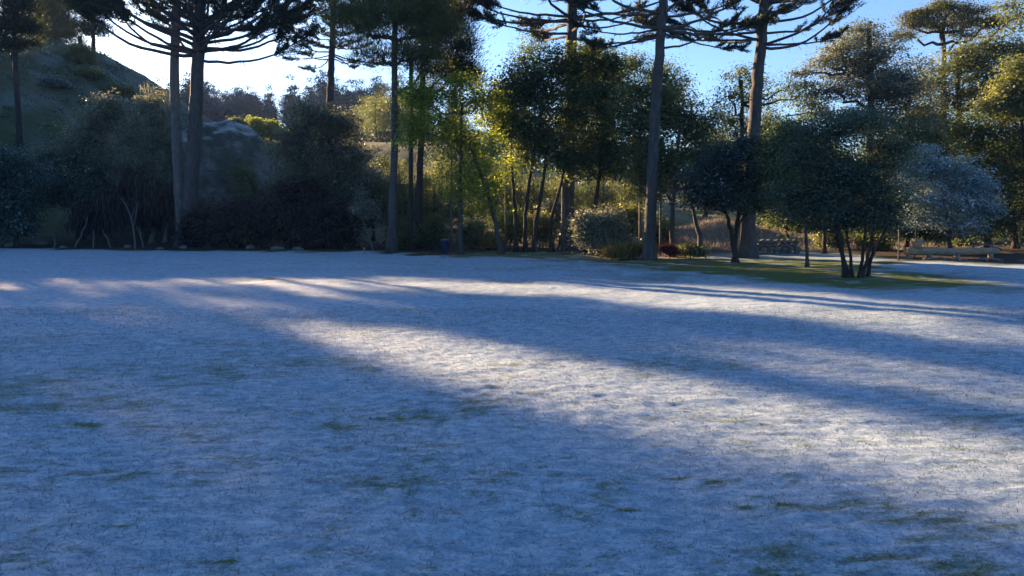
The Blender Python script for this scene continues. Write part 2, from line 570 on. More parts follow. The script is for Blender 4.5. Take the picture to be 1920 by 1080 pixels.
# ------------------------------------------------------------------ vegetation builders
def lobes_px(Y, L, dy=0.8, rng=None):
    """lobes given as centre and radii in photo pixels at depth Y -> metres"""
    r = []
    for k, b in enumerate(L):
        px, py, rx, ry = b[:4]
        off = b[4] if len(b) > 4 else 0.0
        yy = Y + off
        c = at(px, py, yy); s = yy / FPX
        r.append((c[0], c[1], c[2], rx * s, (rx + ry) * .5 * s * dy, ry * s))
    return r


def sample_lobes(lobes, n, rng, shell=0.45):
    vol = np.array([(a[3] * a[4] * a[5]) ** (2 / 3) for a in lobes])
    idx = rng.choice(len(lobes), n, p=vol / vol.sum())
    d = unit(rng.standard_normal((n, 3)))
    r = rng.random(n) ** shell
    A = np.array(lobes)[idx]
    # uneven outline
    wob = 0.68 + 0.66 * vn(d[:, 0] * 2.6 + idx * 3.1, d[:, 2] * 2.6 + d[:, 1] * 1.9, 9)
    P = A[:, :3] + d * A[:, 3:] * (r * wob)[:, None]
    return P, d, r, idx


def foliage(mb, lobes, rng, clumps, per, size=0.10, cr=0.30, kind='leaf', up=0.6, zmin=0.05, tone_c=0.45, topw=.12, flat=.5):
    big = list(lobes)
    for L in lobes:
        for _ in range(3):
            dd = unit(rng.standard_normal(3) + np.array((0, -.3, .25)))
            k = rng.uniform(.32, .55)
            big.append((L[0] + dd[0] * L[3] * .85, L[1] + dd[1] * L[4] * .85, L[2] + dd[2] * L[5] * .85, L[3] * k, L[4] * k, L[5] * k))
    P, d, r, idx = sample_lobes(big, clumps, rng)
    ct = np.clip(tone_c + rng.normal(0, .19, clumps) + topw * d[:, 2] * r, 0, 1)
    n = clumps * per
    rep = np.repeat(np.arange(clumps), per)
    g = rng.standard_normal((n, 3)) * np.array((1, 1, flat)) * (cr * rng.uniform(.6, 1.25, clumps))[rep][:, None]
    C = P[rep] + g
    tone = np.clip(ct[rep] + rng.normal(0, .07, n), 0, 1)
    ok = C[:, 2] > zmin
    C, g, rp, tone = C[ok], g[ok], rep[ok], tone[ok]
    n = len(C)
    if kind == 'leaf':
        N = unit(rng.standard_normal((n, 3)) * .75 + np.array((0, 0, up)) + d[rp] * .7 + g / (cr + 1e-6) * .3)
        D = unit(np.cross(N, rng.standard_normal((n, 3))))
        L = size * rng.uniform(.7, 1.35, n)
        mb.leaves(C, D, N, L, L * rng.uniform(.45, .7, n), tone)
    elif kind == 'needle':
        D = unit(g * np.array((1, 1, .8)) + rng.standard_normal((n, 3)) * cr * .5 + np.array((0, 0, cr * up)))
        L = size * 2.2 * rng.uniform(.7, 1.3, n)
        mb.needles(C, D, L, size * .34 * rng.uniform(.7, 1.3, n), tone, rng)
    elif kind == 'droop':
        D = unit(rng.standard_normal((n, 3)) * .22 + np.array((0, 0, -1.0)))
        L = size * 3.5 * rng.uniform(.5, 1.6, n)
        mb.needles(C, D, L, size * .42 * rng.uniform(.6, 1.2, n), tone, rng)
    return P


def bez(p, q, rng, n=7, sag=0.0, wig=0.05):
    p, q = np.asarray(p, float), np.asarray(q, float)
    t = np.linspace(0, 1, n)[:, None]
    L = np.linalg.norm(q - p)
    r = p + (q - p) * t
    r[:, 2:] += sag * L * (t * (1 - t)) * 4
    w = rng.standard_normal((n, 3)) * wig * L * np.sin(t * math.pi)
    return r + w


def stem_path(pts, Y, n=14, base_z=None):
    """pts: (px, py) list, base first -> smooth world path"""
    P = np.array([at(a, b, Y) for a, b in pts])
    if base_z is not None: P[0, 2] = base_z
    t = np.linspace(0, 1, len(P)); tt = np.linspace(0, 1, n)
    # smooth by piecewise-linear sampling plus a box filter
    R = np.stack([np.interp(tt, t, P[:, k]) for k in range(3)], -1)
    for _ in range(2):
        R[1:-1] = .25 * R[:-2] + .5 * R[1:-1] + .25 * R[2:]
    return R


def trunk_radii(n, r0, r1, flare=0.5):
    t = np.linspace(0, 1, n)
    return (r0 + (r1 - r0) * t) * (1 + flare * 1.5 * np.exp(-t * 22))


def leafy_tree(name, label, cat, Y, stems, lobes, mat, bark='bark', clumps=220, per=34, size=.11, cr=.33, kind='leaf', seed=1,
               group=None, r0=.12, tone=.45, twigs=40, up=1.5, limbs=True, part='trunk', crown='crown', dy=.8, moss=0, topw=.12, flat=.5):
    rng = np.random.default_rng(seed)
    LB = lobes_px(Y, lobes, dy)
    b0 = at(stems[0][0][0], stems[0][0][1], Y)
    org = np.array((b0[0], Y, gz(b0[0], Y)))
    t = thing(name, org, label, cat, group)
    paths, mbs = [], []
    for s in stems:
        bx = at(s[0][0], s[0][1], Y)[0]
        P = stem_path(s, Y, 14, gz(bx, Y) - .08)
        if len(stems) > 1:
            P[:, 1] += rng.normal(0, .25) * np.linspace(0, 1, len(P)) + rng.normal(0, .06)
        P[1:-1] += rng.standard_normal((len(P) - 2, 3)) * r0 * .12
        m = MB()
        rr = r0 * rng.uniform(.8, 1.15) if len(stems) > 1 else r0
        m.tube(P, trunk_radii(len(P), rr, rr * .45), 10, .5, True, rng, .05)
        paths.append(P); mbs.append((m, rr))
    fm = MB()
    C = foliage(fm, LB, rng, int(clumps * 1.8), int(per * 1.3), size * 1.04, cr, kind, up, org[2] + .05, tone, topw, flat)
    owner = []
    if limbs:
        for L in LB:
            c = np.array(L[:3])
            best = min(range(len(paths)), key=lambda k: np.min(np.linalg.norm(paths[k][5:] - c, axis=1)))
            P = paths[best]
            k = int(np.argmin(np.linalg.norm(P[5:] - c - np.array((0, 0, -.8)), axis=1))) + 5
            rr = mbs[best][1]; owner.append(best)
            pth = bez(P[k], c, rng, 8, -.06, .05)
            mbs[best][0].tube(pth, np.linspace(rr * .45, rr * .16, 8), 6, .5)
        for c in C[rng.choice(len(C), min(twigs, len(C)), replace=False)]:
            q = min(range(len(LB)), key=lambda a: np.linalg.norm(np.array(LB[a][:3]) - c)); L = LB[q]
            pth = bez(np.array(L[:3]), c, rng, 5, 0, .06)
            mbs[owner[q]][0].tube(pth, np.linspace(r0 * .16, .006, 5), 5, .5, False)
    for m, rr in mbs:
        m.build(part, M[bark], t, True, org)
    fm.build(crown, M[mat], t, False, org)
    if moss:
        mm = MB()
        foliage(mm, LB, rng, moss, 30, .11, .16, 'droop', 0, org[2] + .1, .5)
        mm.build('hanging_moss', M['moss'], t, False, org)
    return t


def hit(px, py, y0=30., y1=110.):
    """depth at which the view ray through a photo pixel meets the terrain"""
    for Y in np.arange(y0, y1, .25):
        p = at(px, py, Y)
        if hz(p[0], Y) >= p[2]: return float(Y)
    return y1


# araucaria: shared branch shapes, length 1 along +X
def arau_branch(seed, mode):
    rng = np.random.default_rng(seed)
    b, f = MB(), MB()
    t = np.linspace(0, 1, 12)
    rise = rng.uniform(.18, .34)
    if mode == 'bare': rise *= .45
    z = -.06 * np.sin(t * math.pi * .9) * (1 if mode == 'low' else .4) + rise * t ** 2.6
    z[1:] += np.cumsum(rng.normal(0, .007, 11))
    y = rng.normal(0, .03) * np.sin(t * math.pi) * 2
    y[1:] += np.cumsum(rng.normal(0, .012, 11))
    P = np.stack([t, y, z], -1)
    b.tube(P, np.linspace(.0150, .0045, 12), 7, .5)
    nb = 11 if mode != 'bare' else 8
    k0 = .68 if mode == 'low' else (.38 if mode == 'full' else .72)
    for s in np.linspace(k0, 1, nb):
        p = np.array([np.interp(s, t, P[:, k]) for k in range(3)])
        for q in range(2 if s < .99 else 5):
            side = 1 if (q % 2) else -1
            ln = rng.uniform(.10, .20) * (1.05 - .3 * abs(s - .8))
            d = unit(np.array((rng.uniform(.25, .9), side * rng.uniform(.2, 1.0), rng.uniform(-.05, .75))))
            e = p + d * ln
            pth = bez(p, e, rng, 5, -.12, .03)
            b.tube(pth, np.linspace(.0045, .002, 5), 5, .5, False)
            n = 95
            u = rng.uniform(.15, 1.05, n)
            C = p + (e - p) * u[:, None] + rng.standard_normal((n, 3)) * .008
            D = unit(d * .7 + rng.standard_normal((n, 3)) * .75 + np.array((0, 0, .15)))
            f.needles(C, D, rng.uniform(.020, .042, n), rng.uniform(.005, .009, n), np.clip(rng.normal(.4, .2, n), 0, 1), rng)
    # a few bare dead twigs along the inner branch
    for _ in range(7):
        s = rng.uniform(.12, .6)
        p = np.array([np.interp(s, t, P[:, k]) for k in range(3)])
        e = p + np.array((rng.uniform(0, .06), rng.normal(0, .05), rng.uniform(-.09, .02)))
        b.tube(bez(p, e, rng, 4, 0, .08), np.linspace(.0028, .001, 4), 4, .5, False)
    return b.mesh('branch', True), f.mesh('needles')


ARB = {m: [arau_branch(100 + 10 * k + i, m) for i in range(4)] for k, m in enumerate(('low', 'full', 'bare'))}
for m in ARB:
    for b, f in ARB[m]:
        b.materials.append(M['bark']); f.materials.append(M['needle'])


def araucaria(label, Y, stem, r0, r1, whorls, seed, extra=(), group='tall umbrella-crowned pines', second=None, bark='bark'):
    """whorls: (py, count, length, mode, tilt, phase)"""
    rng = np.random.default_rng(seed)
    bx = at(stem[0][0], stem[0][1], Y)[0]
    org = np.array((bx, Y, gz(bx, Y)))
    t = thing('araucaria_tree', org, label, 'tree', group)
    P = stem_path(stem, Y, 40, org[2] - .1)
    P[1:-1] += rng.standard_normal((len(P) - 2, 3)) * .012
    m = MB(); m.tube(P, trunk_radii(len(P), r0, r1, .45), 14, .5, True, rng, .035)
    # stubs of shed branches
    for _ in range(26):
        k = rng.integers(6, len(P) - 2); a = rng.random() * 2 * math.pi
        d = np.array((math.cos(a), math.sin(a), rng.uniform(-.3, .3)))
        rr = np.interp(k, [0, len(P)], [r0, r1])
        m.tube(np.stack([P[k], P[k] + d * (rr + rng.uniform(.03, .25))]), [.025, .012], 5, .5)
    tr = m.build('trunk', M[bark], t, True, org)
    if second is not None:
        P2 = stem_path(second, Y + .3, 30, org[2] - .1)
        m = MB(); m.tube(P2, trunk_radii(len(P2), r0 * .75, r1 * .8, .3), 12, .5, True, rng, .04)
        m.build('trunk', M['bark_pale'], t, True, org)

    def put(base, L, az, tilt, mode):
        b, f = ARB[mode][rng.integers(0, 4)]
        o = obj('branch', b, None, t)
        R = Matrix.Translation(Vector(base - org)) @ Matrix.Rotation(az, 4, 'Z') @ Matrix.Rotation(-tilt, 4, 'Y') @ Matrix.Diagonal((L, L * (1 if rng.random() < .5 else -1), L, 1))
        o.matrix_local = R
        n_ = obj('needles', f, None, o)
        return o
    for py, cnt, L, mode, tilt, ph in whorls:
        zz = at(960, py, Y)[2]
        k = int(np.argmin(np.abs(P[:, 2] - zz)))
        for q in range(cnt):
            az = ph + q * 2 * math.pi / cnt + rng.normal(0, .12)
            base = P[k].copy(); base[2] = zz + rng.normal(0, .12)
            put(base, L * rng.uniform(.82, 1.12), az, tilt + rng.normal(0, .06), mode)
    for py, L, azd, tilt, mode in extra:
        zz = at(960, py, Y)[2]
        k = int(np.argmin(np.abs(P[:, 2] - zz)))
        base = P[k].copy(); base[2] = zz
        put(base, L, math.radians(azd), math.radians(tilt), mode)
    return t


# ------------------------------------------------------------------ the tall araucarias
araucaria('tall pine forking near its foot, pale second trunk, wide umbrella crown beside the rock dome', 35.5,
          [(348, 462), (356, 400), (362, 300), (368, 200), (371, 110), (374, 40), (376, -60), (377, -110)], .36, .22,
          [(98, 6, 6.2, 'low', .20, .15), (86, 6, 6.2, 'low', .30, .7), (72, 6, 6.0, 'low', .40, .35), (56, 7, 5.6, 'full', .25, .2), (40, 8, 5.2, 'full', .34, .5), (10, 8, 4.8, 'full', .42, .1),
           (-25, 8, 4.2, 'full', .5, .7), (-65, 7, 3.4, 'full', .6, .3), (-105, 7, 2.4, 'full', .8, .1)], 11,
          extra=[(103, 6.4, 178, 10, 'low'), (112, 5.2, 2, 4, 'low'), (98, 5.4, -12, 8, 'low'), (80, 5.6, 10, 10, 'full')],
          second=[(345, 458), (338, 380), (332, 280), (328, 200), (327, 110), (331, 20), (335, -50)])
araucaria('tall pine trunk rising out of the dense dark crown, pale sunlit foot', 33.5,
          [(1063, 467), (1066, 380), (1069, 200), (1072, 60), (1074, -40), (1075, -150)], .30, .20,
          [(62, 4, 4.8, 'bare', .02, .2), (30, 5, 5.1, 'bare', .08, .6), (-10, 6, 4.9, 'low', .16, .1), (-50, 7, 4.7, 'full', .2, .5), (-90, 7, 4.0, 'full', .4, .2), (-140, 7, 3.0, 'full', .6, 0)], 22,
          extra=[(40, 4.6, 176, 6, 'bare'), (30, 4.3, 186, 2, 'bare'), (46, 3.7, 6, 2, 'bare')])
araucaria('slender leaning pine at the corner of the planted bed, long level boughs', 25.2,
          [(1217, 489), (1219, 400), (1226, 250), (1236, 110), (1243, 20), (1247, -60), (1250, -160)], .20, .12,
          [(52, 4, 3.6, 'bare', -.02, .5), (25, 5, 3.6, 'bare', .08, .1), (-20, 6, 3.6, 'low', .2, .5), (-65, 7, 3.2, 'full', .3, .2), (-110, 7, 2.6, 'full', .5, .6), (-150, 6, 2.0, 'full', .7, 0)], 33,
          extra=[(55, 2.7, 183, -7, 'bare'), (54, 3.9, -3, -1, 'low'), (90, 2.8, 8, 14, 'bare'), (60, 2.6, -20, -24, 'bare')])
araucaria('stout pine standing behind the frost-topped trees, crown of long curved boughs', 27.5,
          [(1402, 486), (1404, 400), (1410, 300), (1418, 180), (1427, 90), (1433, 0), (1437, -120)], .27, .15,
          [(75, 4, 3.6, 'bare', .05, .3), (40, 5, 4.0, 'low', .12, .7), (5, 6, 3.8, 'low', .22, .1), (-40, 7, 3.6, 'full', .3, .5), (-75, 7, 3.0, 'full', .45, .2), (-115, 7, 2.2, 'full', .7, 0)], 44,
          extra=[(88, 4.0, 0, 12, 'low'), (58, 3.5, 182, 0, 'bare'), (72, 3.2, 186, -8, 'bare'), (62, 3.2, 4, 2, 'full')])
araucaria('thin pine behind the broad bush, small ragged crown with drooping boughs', 43,
          [(617, 330), (618, 200), (622, 105), (625, 30), (626, -30)], .22, .15,
          [(105, 6, 2.6, 'bare', -.25, .2), (88, 7, 2.4, 'full', -.05, .5), (66, 7, 2.3, 'full', .15, .1), (40, 7, 2.1, 'full', .35, .4), (10, 7, 1.8, 'full', .55, .2), (-20, 6, 1.3, 'full', .8, 0)], 55,
          extra=[(98, 3.0, 172, 8, 'full'), (100, 3.2, 2, -18, 'bare')])

# ------------------------------------------------------------------ pines
leafy_tree('pine_tree', 'straight-trunked pine with broad dark crown and bare lower boughs, left of yellow-green tree', 'tree', 30,
           [[(735, 473), (737, 350), (738, 220), (741, 80), (743, -40), (744, -90)]],
           [(740, 40, 85, 40), (672, 55, 55, 36), (800, 60, 55, 45), (705, 98, 50, 20), (775, 100, 45, 26), (640, 22, 34, 28), (745, -40, 90, 36), (690, -10, 60, 34), (810, -10, 55, 40), (800, 120, 40, 24)],
           'needle_olive', 'bark', 300, 70, .075, .30, 'needle', 61, 'pines with bare lower trunks', .17, .42, 60)
leafy_tree('pine_tree', 'dark pine with blackish crown edge, close behind the broad-crowned pine', 'tree', 34,
           [[(785, 468), (787, 330), (790, 200), (796, 60), (800, -60)]],
           [(845, 40, 40, 50), (862, 105, 28, 44), (830, 140, 45, 26), (805, 60, 50, 50), (850, -30, 50, 50), (790, 0, 50, 40), (880, 140, 22, 22)],
           'needle', 'bark_dark', 250, 70, .085, .30, 'needle', 62, 'pines with bare lower trunks', .20, .4, 40)
for k, (px, lb, Y, lobes, mt, nc) in enumerate([
        (26, 'dark pine on the hilltop with a straight visible stem', 45.5, [(26, 20, 44, 26), (10, 60, 34, 16), (46, 52, 28, 14), (25, 84, 38, 12), (30, -25, 50, 30), (28, -70, 40, 30)], 'needle', 190),
        (104, 'olive pine on the hilltop with tiered ragged boughs', 67, [(104, 30, 40, 26), (92, 64, 40, 18), (126, 58, 34, 18), (110, 90, 44, 14), (104, -10, 48, 28), (104, -50, 48, 30), (104, -95, 40, 30)], 'needle_olive', 330),
        (175, 'tall dark pine added on the back of the hill to shade the lawn, behind the forked pine boughs', 58, [(185, 20, 44, 24), (170, 52, 36, 14), (190, -20, 50, 30), (185, -65, 46, 30), (180, -105, 34, 30)], 'needle', 250),  # tree added behind the boughs to shade the lawn
        (70, 'dark pine on the hilltop, leaning close behind the straight-stemmed one', 72, [(70, 20, 34, 26), (60, 50, 34, 18), (78, 74, 36, 14), (72, -20, 40, 30), (72, -65, 36, 30), (70, -105, 28, 26)], 'needle', 230),
        (150, 'small rounded pine on the sunlit crest of the hill', hit(150, 121), [(152, 100, 14, 14), (145, 114, 16, 10)], 'leaf_mid', 40)]):
    leafy_tree('pine_tree', lb, 'tree', Y, [[(px, 125), (px, 60), (px + 1, 104 if k == 4 else -60)]], lobes, mt, 'bark_dark',
               nc, 70, .12, .36, 'needle', 70 + k, 'pines on the hilltop', .18, .42, 30)

# bare boughs hanging in the gap left of the pine trunk
# ------------------------------------------------------------------ broadleaf trees and shrubs
leafy_tree('broadleaf_tree', 'yellow-green backlit tree with one straight and one curved trunk', 'tree', 29,
           [[(864, 476), (862, 400), (863, 300), (866, 190)], [(940, 475), (930, 420), (912, 350), (895, 310), (880, 270)]],
           [(800, 195, 46, 42), (850, 175, 46, 42), (905, 185, 46, 42), (830, 255, 60, 46), (890, 270, 56, 56), (912, 345, 48, 56), (865, 330, 36, 46),
            (772, 240, 26, 36), (775, 175, 22, 26)], 'leaf_yellow', 'bark', 250, 40, .10, .27, 'leaf', 81, None, .12, .5, 60)
leafy_tree('broadleaf_tree', 'broad dense dark-green tree on several slender trunks in the centre of the grove', 'tree', 30.5,
           [[(985, 474), (984, 420), (990, 350), (1010, 260), (1020, 180)], [(1035, 474), (1030, 420), (1045, 370), (1062, 300)], [(968, 474), (966, 400), (960, 330), (958, 240)],
            [(1001, 474), (1006, 410), (1018, 350), (1026, 270)], [(1095, 476), (1110, 420), (1122, 340), (1127, 280)]],
           [(1000, 160, 55, 42), (1035, 118, 34, 30), (1085, 120, 46, 34), (1125, 155, 50, 46), (950, 175, 30, 34), (975, 230, 52, 56), (1055, 220, 76, 66), (1135, 230, 56, 66), (1030, 285, 56, 40),
            (1100, 298, 60, 40), (1155, 285, 42, 46)], 'leaf_dark', 'bark_dark', 560, 46, .12, .34, 'leaf', 82, None, .10, .42, 70)
leafy_tree('broadleaf_tree', 'blackish evergreen crowns showing above the dense central tree', 'tree', 40,
           [[(1150, 440), (1150, 300), (1150, 150)]], [(1112, 100, 36, 22), (1190, 130, 38, 26), (1250, 140, 36, 34), (1160, 170, 70, 50), (1090, 130, 40, 40), (1240, 190, 50, 50), (985, 105, 28, 24), (1010, 85, 16, 34)],
           'leaf_dark', 'bark_dark', 200, 50, .12, .36, 'leaf', 83, None, .18, .4, 30)
leafy_tree('broadleaf_tree', 'mid-green tree with light tufts just behind the leaning slender pine', 'tree', 27.5,
           [[(1262, 482), (1258, 420), (1262, 350), (1270, 240)], [(1314, 488), (1312, 440), (1306, 420), (1300, 380)]],
           [(1275, 215, 52, 44), (1312, 250, 36, 56), (1232, 270, 42, 56), (1280, 300, 56, 38), (1292, 325, 46, 20), (1235, 335, 30, 40), (1195, 250, 30, 50), (1200, 330, 30, 40), (1225, 200, 36, 36), (1330, 310, 26, 36), (1180, 190, 30, 34)],
           'leaf_mid', 'bark', 300, 46, .10, .30, 'leaf', 84, None, .10, .42, 50)
leafy_tree('broadleaf_tree', 'dark round tree with frosted top on a short forked trunk', 'tree', 24.3,
           [[(1378, 487), (1378, 450), (1386, 410), (1396, 340)], [(1380, 486), (1372, 440), (1360, 400)]],
           [(1352, 300, 42, 28), (1412, 285, 46, 28), (1450, 320, 36, 34), (1385, 340, 56, 36), (1325, 345, 34, 34), (1440, 360, 40, 32), (1350, 368, 44, 24), (1405, 378, 56, 20), (1300, 365, 26, 18)],
           'leaf_frost', 'bark_dark', 330, 48, .085, .27, 'leaf', 85, None, .10, .26, 60, topw=.34)
leafy_tree('broadleaf_tree', 'rounded grey-green tree on a fan of crooked stems at the lawn edge', 'tree', 18.6,
           [[(1583, 518), (1576, 480), (1566, 440), (1552, 380)], [(1592, 520), (1584, 480), (1574, 440), (1570, 370)], [(1600, 521), (1596, 480), (1590, 440), (1592, 360)], [(1607, 521), (1612, 470), (1611, 430), (1616, 370)],
            [(1613, 521), (1626, 485), (1636, 440), (1650, 380)], [(1626, 523), (1632, 480), (1645, 450), (1668, 400)], [(1604, 519), (1616, 490), (1622, 440), (1630, 380)]],
           [(1545, 250, 40, 30), (1610, 240, 52, 34), (1655, 275, 34, 36), (1570, 300, 60, 40), (1500, 300, 36, 34), (1640, 330, 48, 44), (1520, 360, 50, 34), (1590, 365, 66, 42), (1665, 385, 34, 36), (1560, 405, 60, 22), (1490, 395, 34, 20), (1640, 408, 46, 18), (1460, 360, 20, 20)],
           'leaf_greygreen', 'bark_dark', 420, 56, .062, .22, 'leaf', 86, None, .055, .24, 70, topw=.26)
leafy_tree('broadleaf_tree', 'low bluish frosted tree with drooping skirts beside the log', 'tree', 28.2,
           [[(1782, 478), (1780, 440), (1772, 380)]],
           [(1735, 305, 42, 28), (1790, 330, 50, 36), (1828, 365, 38, 40), (1752, 365, 56, 40), (1790, 395, 56, 28), (1850, 390, 22, 22), (1735, 415, 36, 18), (1805, 425, 44, 16), (1700, 350, 22, 30)],
           'leaf_blue', 'bark_dark', 270, 52, .085, .24, 'leaf', 87, None, .09, .52, 40, topw=.34)
leafy_tree('conifer_tree', 'layered grey-green conifer with sunlit left edge and broken limb', 'tree', 33,
           [[(1635, 470), (1634, 330), (1632, 180), (1630, 40)]],
           [(1622, 62, 36, 24), (1580, 95, 42, 22), (1660, 90, 46, 24), (1560, 128, 44, 20), (1630, 130, 70, 28), (1700, 140, 46, 30), (1560, 165, 52, 20), (1630, 175, 84, 30), (1705, 190, 58, 32),
            (1620, 220, 80, 26), (1690, 240, 66, 30), (1510, 130, 20, 10)], 'leaf_grey', 'bark', 330, 56, .10, .40, 'leaf', 88, None, .20, .40, 50, topw=.3, flat=.22)
leafy_tree('pine_tree', 'flat-topped pine rising above the dark trees behind the log', 'tree', 42,
           [[(1768, 440), (1768, 250), (1769, 130), (1770, 40)]],
           [(1702, 44, 22, 11), (1735, 28, 30, 14), (1782, 14, 36, 15), (1836, 34, 38, 17), (1760, 50, 30, 9), (1868, 44, 18, 14), (1695, 66, 22, 6), (1805, 66, 34, 7)],
           'needle_olive', 'bark_dark', 150, 60, .095, .34, 'leaf', 89, None, .2, .45, 40, topw=.3, flat=.3)
leafy_tree('broadleaf_tree', 'tall shadowy tree with lit upper tufts under the flat-topped pine', 'tree', 37,
           [[(1800, 460), (1800, 330), (1798, 180), (1796, 110)]],
           [(1790, 110, 34, 26), (1835, 110, 42, 30), (1890, 90, 40, 34), (1905, 30, 22, 30), (1770, 170, 44, 44), (1840, 180, 66, 50), (1900, 160, 40, 60), (1730, 200, 40, 40), (1750, 250, 50, 30)],
           'leaf_mid', 'bark_dark', 320, 50, .12, .42, 'leaf', 90, None, .2, .36, 40, topw=.3, flat=.28)
leafy_tree('broadleaf_tree', 'olive tree leaning in beside the shadowy tree, above the log end', 'tree', 32,
           [[(1935, 480), (1930, 340), (1915, 220)]], [(1895, 175, 34, 24), (1925, 150, 40, 36), (1862, 200, 26, 14), (1930, 210, 40, 24)],
           'leaf_mid', 'bark_dark', 120, 50, .12, .3, 'leaf', 91, None, .14, .5, 20)
leafy_tree('broadleaf_tree', 'black-green thicket tree filling the shade behind the log', 'tree', 33.5,
           [[(1845, 476), (1845, 400), (1850, 300)], [(1905, 476), (1903, 400), (1890, 300)], [(1720, 474), (1722, 420), (1730, 380)]],
           [(1830, 270, 70, 46), (1900, 270, 60, 50), (1880, 345, 60, 50), (1800, 340, 60, 46), (1730, 330, 50, 50), (1900, 410, 56, 40), (1820, 410, 60, 36), (1740, 400, 46, 36), (1960, 340, 60, 90)],
           'leaf_dark', 'bark_dark', 360, 50, .13, .40, 'leaf', 92, None, .13, .3, 40)
leafy_tree('conifer_tree', 'dark bushy conifer seen behind the stout pine trunk', 'tree', 38,
           [[(1392, 450), (1392, 300), (1390, 150)]],
           [(1385, 145, 32, 20), (1365, 180, 36, 26), (1425, 175, 30, 30), (1370, 225, 40, 30), (1435, 220, 30, 30), (1480, 160, 26, 12), (1500, 180, 40, 16), (1530, 200, 40, 22), (1475, 230, 40, 24), (1400, 270, 60, 40)],
           'leaf_dark', 'bark_dark', 130, 50, .11, .34, 'leaf', 93, None, .17, .4, 40)
leafy_tree('broadleaf_tree', 'slim dark-stemmed tree between the frosted tree and the fan-stemmed tree', 'tree', 22.3,
           [[(1514, 497), (1512, 450), (1510, 400), (1506, 340)]], [(1500, 280, 40, 36), (1490, 330, 36, 40), (1515, 360, 36, 36), (1480, 260, 30, 30), (1470, 300, 30, 40)],
           'leaf_mid', 'bark', 150, 46, .09, .26, 'leaf', 94, None, .055, .36, 30)
leafy_tree('broadleaf_tree', 'black-green tree closing the gap behind the slim dark-stemmed tree', 'tree', 29.5,
           [[(1478, 478), (1476, 430), (1480, 350)], [(1545, 478), (1548, 430), (1540, 360)]],
           [(1478, 280, 40, 46), (1490, 360, 46, 46), (1545, 330, 46, 60), (1530, 400, 46, 34), (1470, 410, 34, 24), (1450, 300, 40, 40)], 'leaf_dark', 'bark_dark', 240, 50, .11, .34, 'leaf', 97, None, .09, .34, 40)
leafy_tree('broadleaf_tree', 'black-green tree closing the gap between the fan-stemmed and the bluish frosted trees', 'tree', 30.5,
           [[(1700, 478), (1702, 430), (1700, 350)]],
           [(1690, 290, 40, 50), (1705, 360, 46, 50), (1690, 420, 50, 26), (1740, 290, 40, 40), (1655, 420, 40, 24), (1780, 430, 60, 20)], 'leaf_dark', 'bark_dark', 240, 50, .11, .34, 'leaf', 98, None, .10, .34, 40)
# the broad bush group left of the pines
leafy_tree('broadleaf_tree', 'broad rounded bush tree with pale frosted top between the rock dome and the pines', 'tree', 36,
           [[(640, 468), (640, 400), (632, 320), (620, 260)], [(600, 468), (598, 400), (580, 330)]],
           [(600, 245, 62, 40), (560, 295, 46, 46), (648, 275, 46, 38), (690, 335, 36, 46), (625, 325, 66, 50), (580, 212, 30, 22), (655, 375, 50, 40), (580, 352, 46, 36), (640, 222, 36, 26), (690, 390, 36, 40)],
           'leaf_grey', 'bark_dark', 400, 46, .12, .36, 'leaf', 95, None, .16, .34, 50, topw=.34)
leafy_tree('dry_shrub', 'pale dry drooping shrub at the foot of the straight-trunked pine', 'shrub', 31,
           [[(702, 470), (690, 440), (676, 400)]], [(680, 372, 16, 16), (692, 395, 14, 20), (708, 420, 10, 18), (672, 390, 10, 16)], 'moss', 'bark_pale', 26, 22, .10, .16, 'leaf', 96, None, .03, .55, 30)
for k, (px, rx, py, ry, Y, lb) in enumerate([(545, 50, 400, 54, 34.5, 'brown twiggy thicket bush right of the rock dome'), (455, 56, 415, 46, 34.8, 'low brown thicket bush in front of the rock dome'),
                                            (610, 60, 430, 40, 33.5, 'low dark thicket bush under the broad rounded bush tree'), (395, 46, 425, 38, 35.2, 'dark brush beside the foot of the forked pine')]):
    leafy_tree('thicket_bush', lb, 'bush', Y, [[(px - 8, 468), (px - 12, 430), (px - 20, 390)], [(px + 8, 468), (px + 16, 430), (px + 26, 395)], [(px, 468), (px + 2, 420), (px, 380)]],
               [(px - rx * .4, py, rx * .65, ry), (px + rx * .4, py - 6, rx * .65, ry * .95), (px, py + ry * .5, rx, ry * .5)], 'leaf_brown', 'bark_dark', 200, 40, .12, .32, 'leaf', 100 + k, 'brown thicket bushes', .04, .4, 60)
# the overgrown slope on the left
leafy_tree('broadleaf_tree', 'bushy grey-green tree on the shaded slope, left of the feathery tree', 'tree', 39,
           [[(150, 455), (150, 380), (140, 280)]],
           [(205, 215, 36, 34), (165, 250, 40, 40), (105, 315, 46, 36), (185, 290, 50, 50), (150, 350, 66, 42), (210, 335, 44, 50), (95, 365, 40, 30)], 'leaf_grey', 'bark_dark', 400, 46, .12, .36, 'leaf', 110, None, .16, .45, 40, topw=.25)
leafy_tree('broadleaf_tree', 'feathery grey tree hung with pale moss beside the forked pine', 'tree', 37.5,
           [[(285, 460), (290, 400), (288, 300), (285, 200)], [(310, 460), (318, 380), (322, 280)]],
           [(280, 200, 28, 30), (300, 235, 36, 46), (250, 265, 36, 40), (310, 300, 36, 56), (260, 320, 40, 50)], 'leaf_grey', 'bark_pale', 260, 40, .10, .30, 'leaf', 111, None, .12, .5, 60, moss=110, topw=.2)
leafy_tree('broadleaf_tree', 'reddish-brown bare-branched tree hanging low behind the pale sapling', 'tree', 37,
           [[(250, 462), (252, 420), (262, 360)], [(215, 462), (205, 420), (200, 370)]], [(250, 350, 34, 40), (230, 390, 50, 30), (290, 380, 36, 36), (180, 400, 46, 26)], 'leaf_brown', 'bark_dark', 150, 36, .12, .34, 'droop', 112, None, .06, .5, 70)
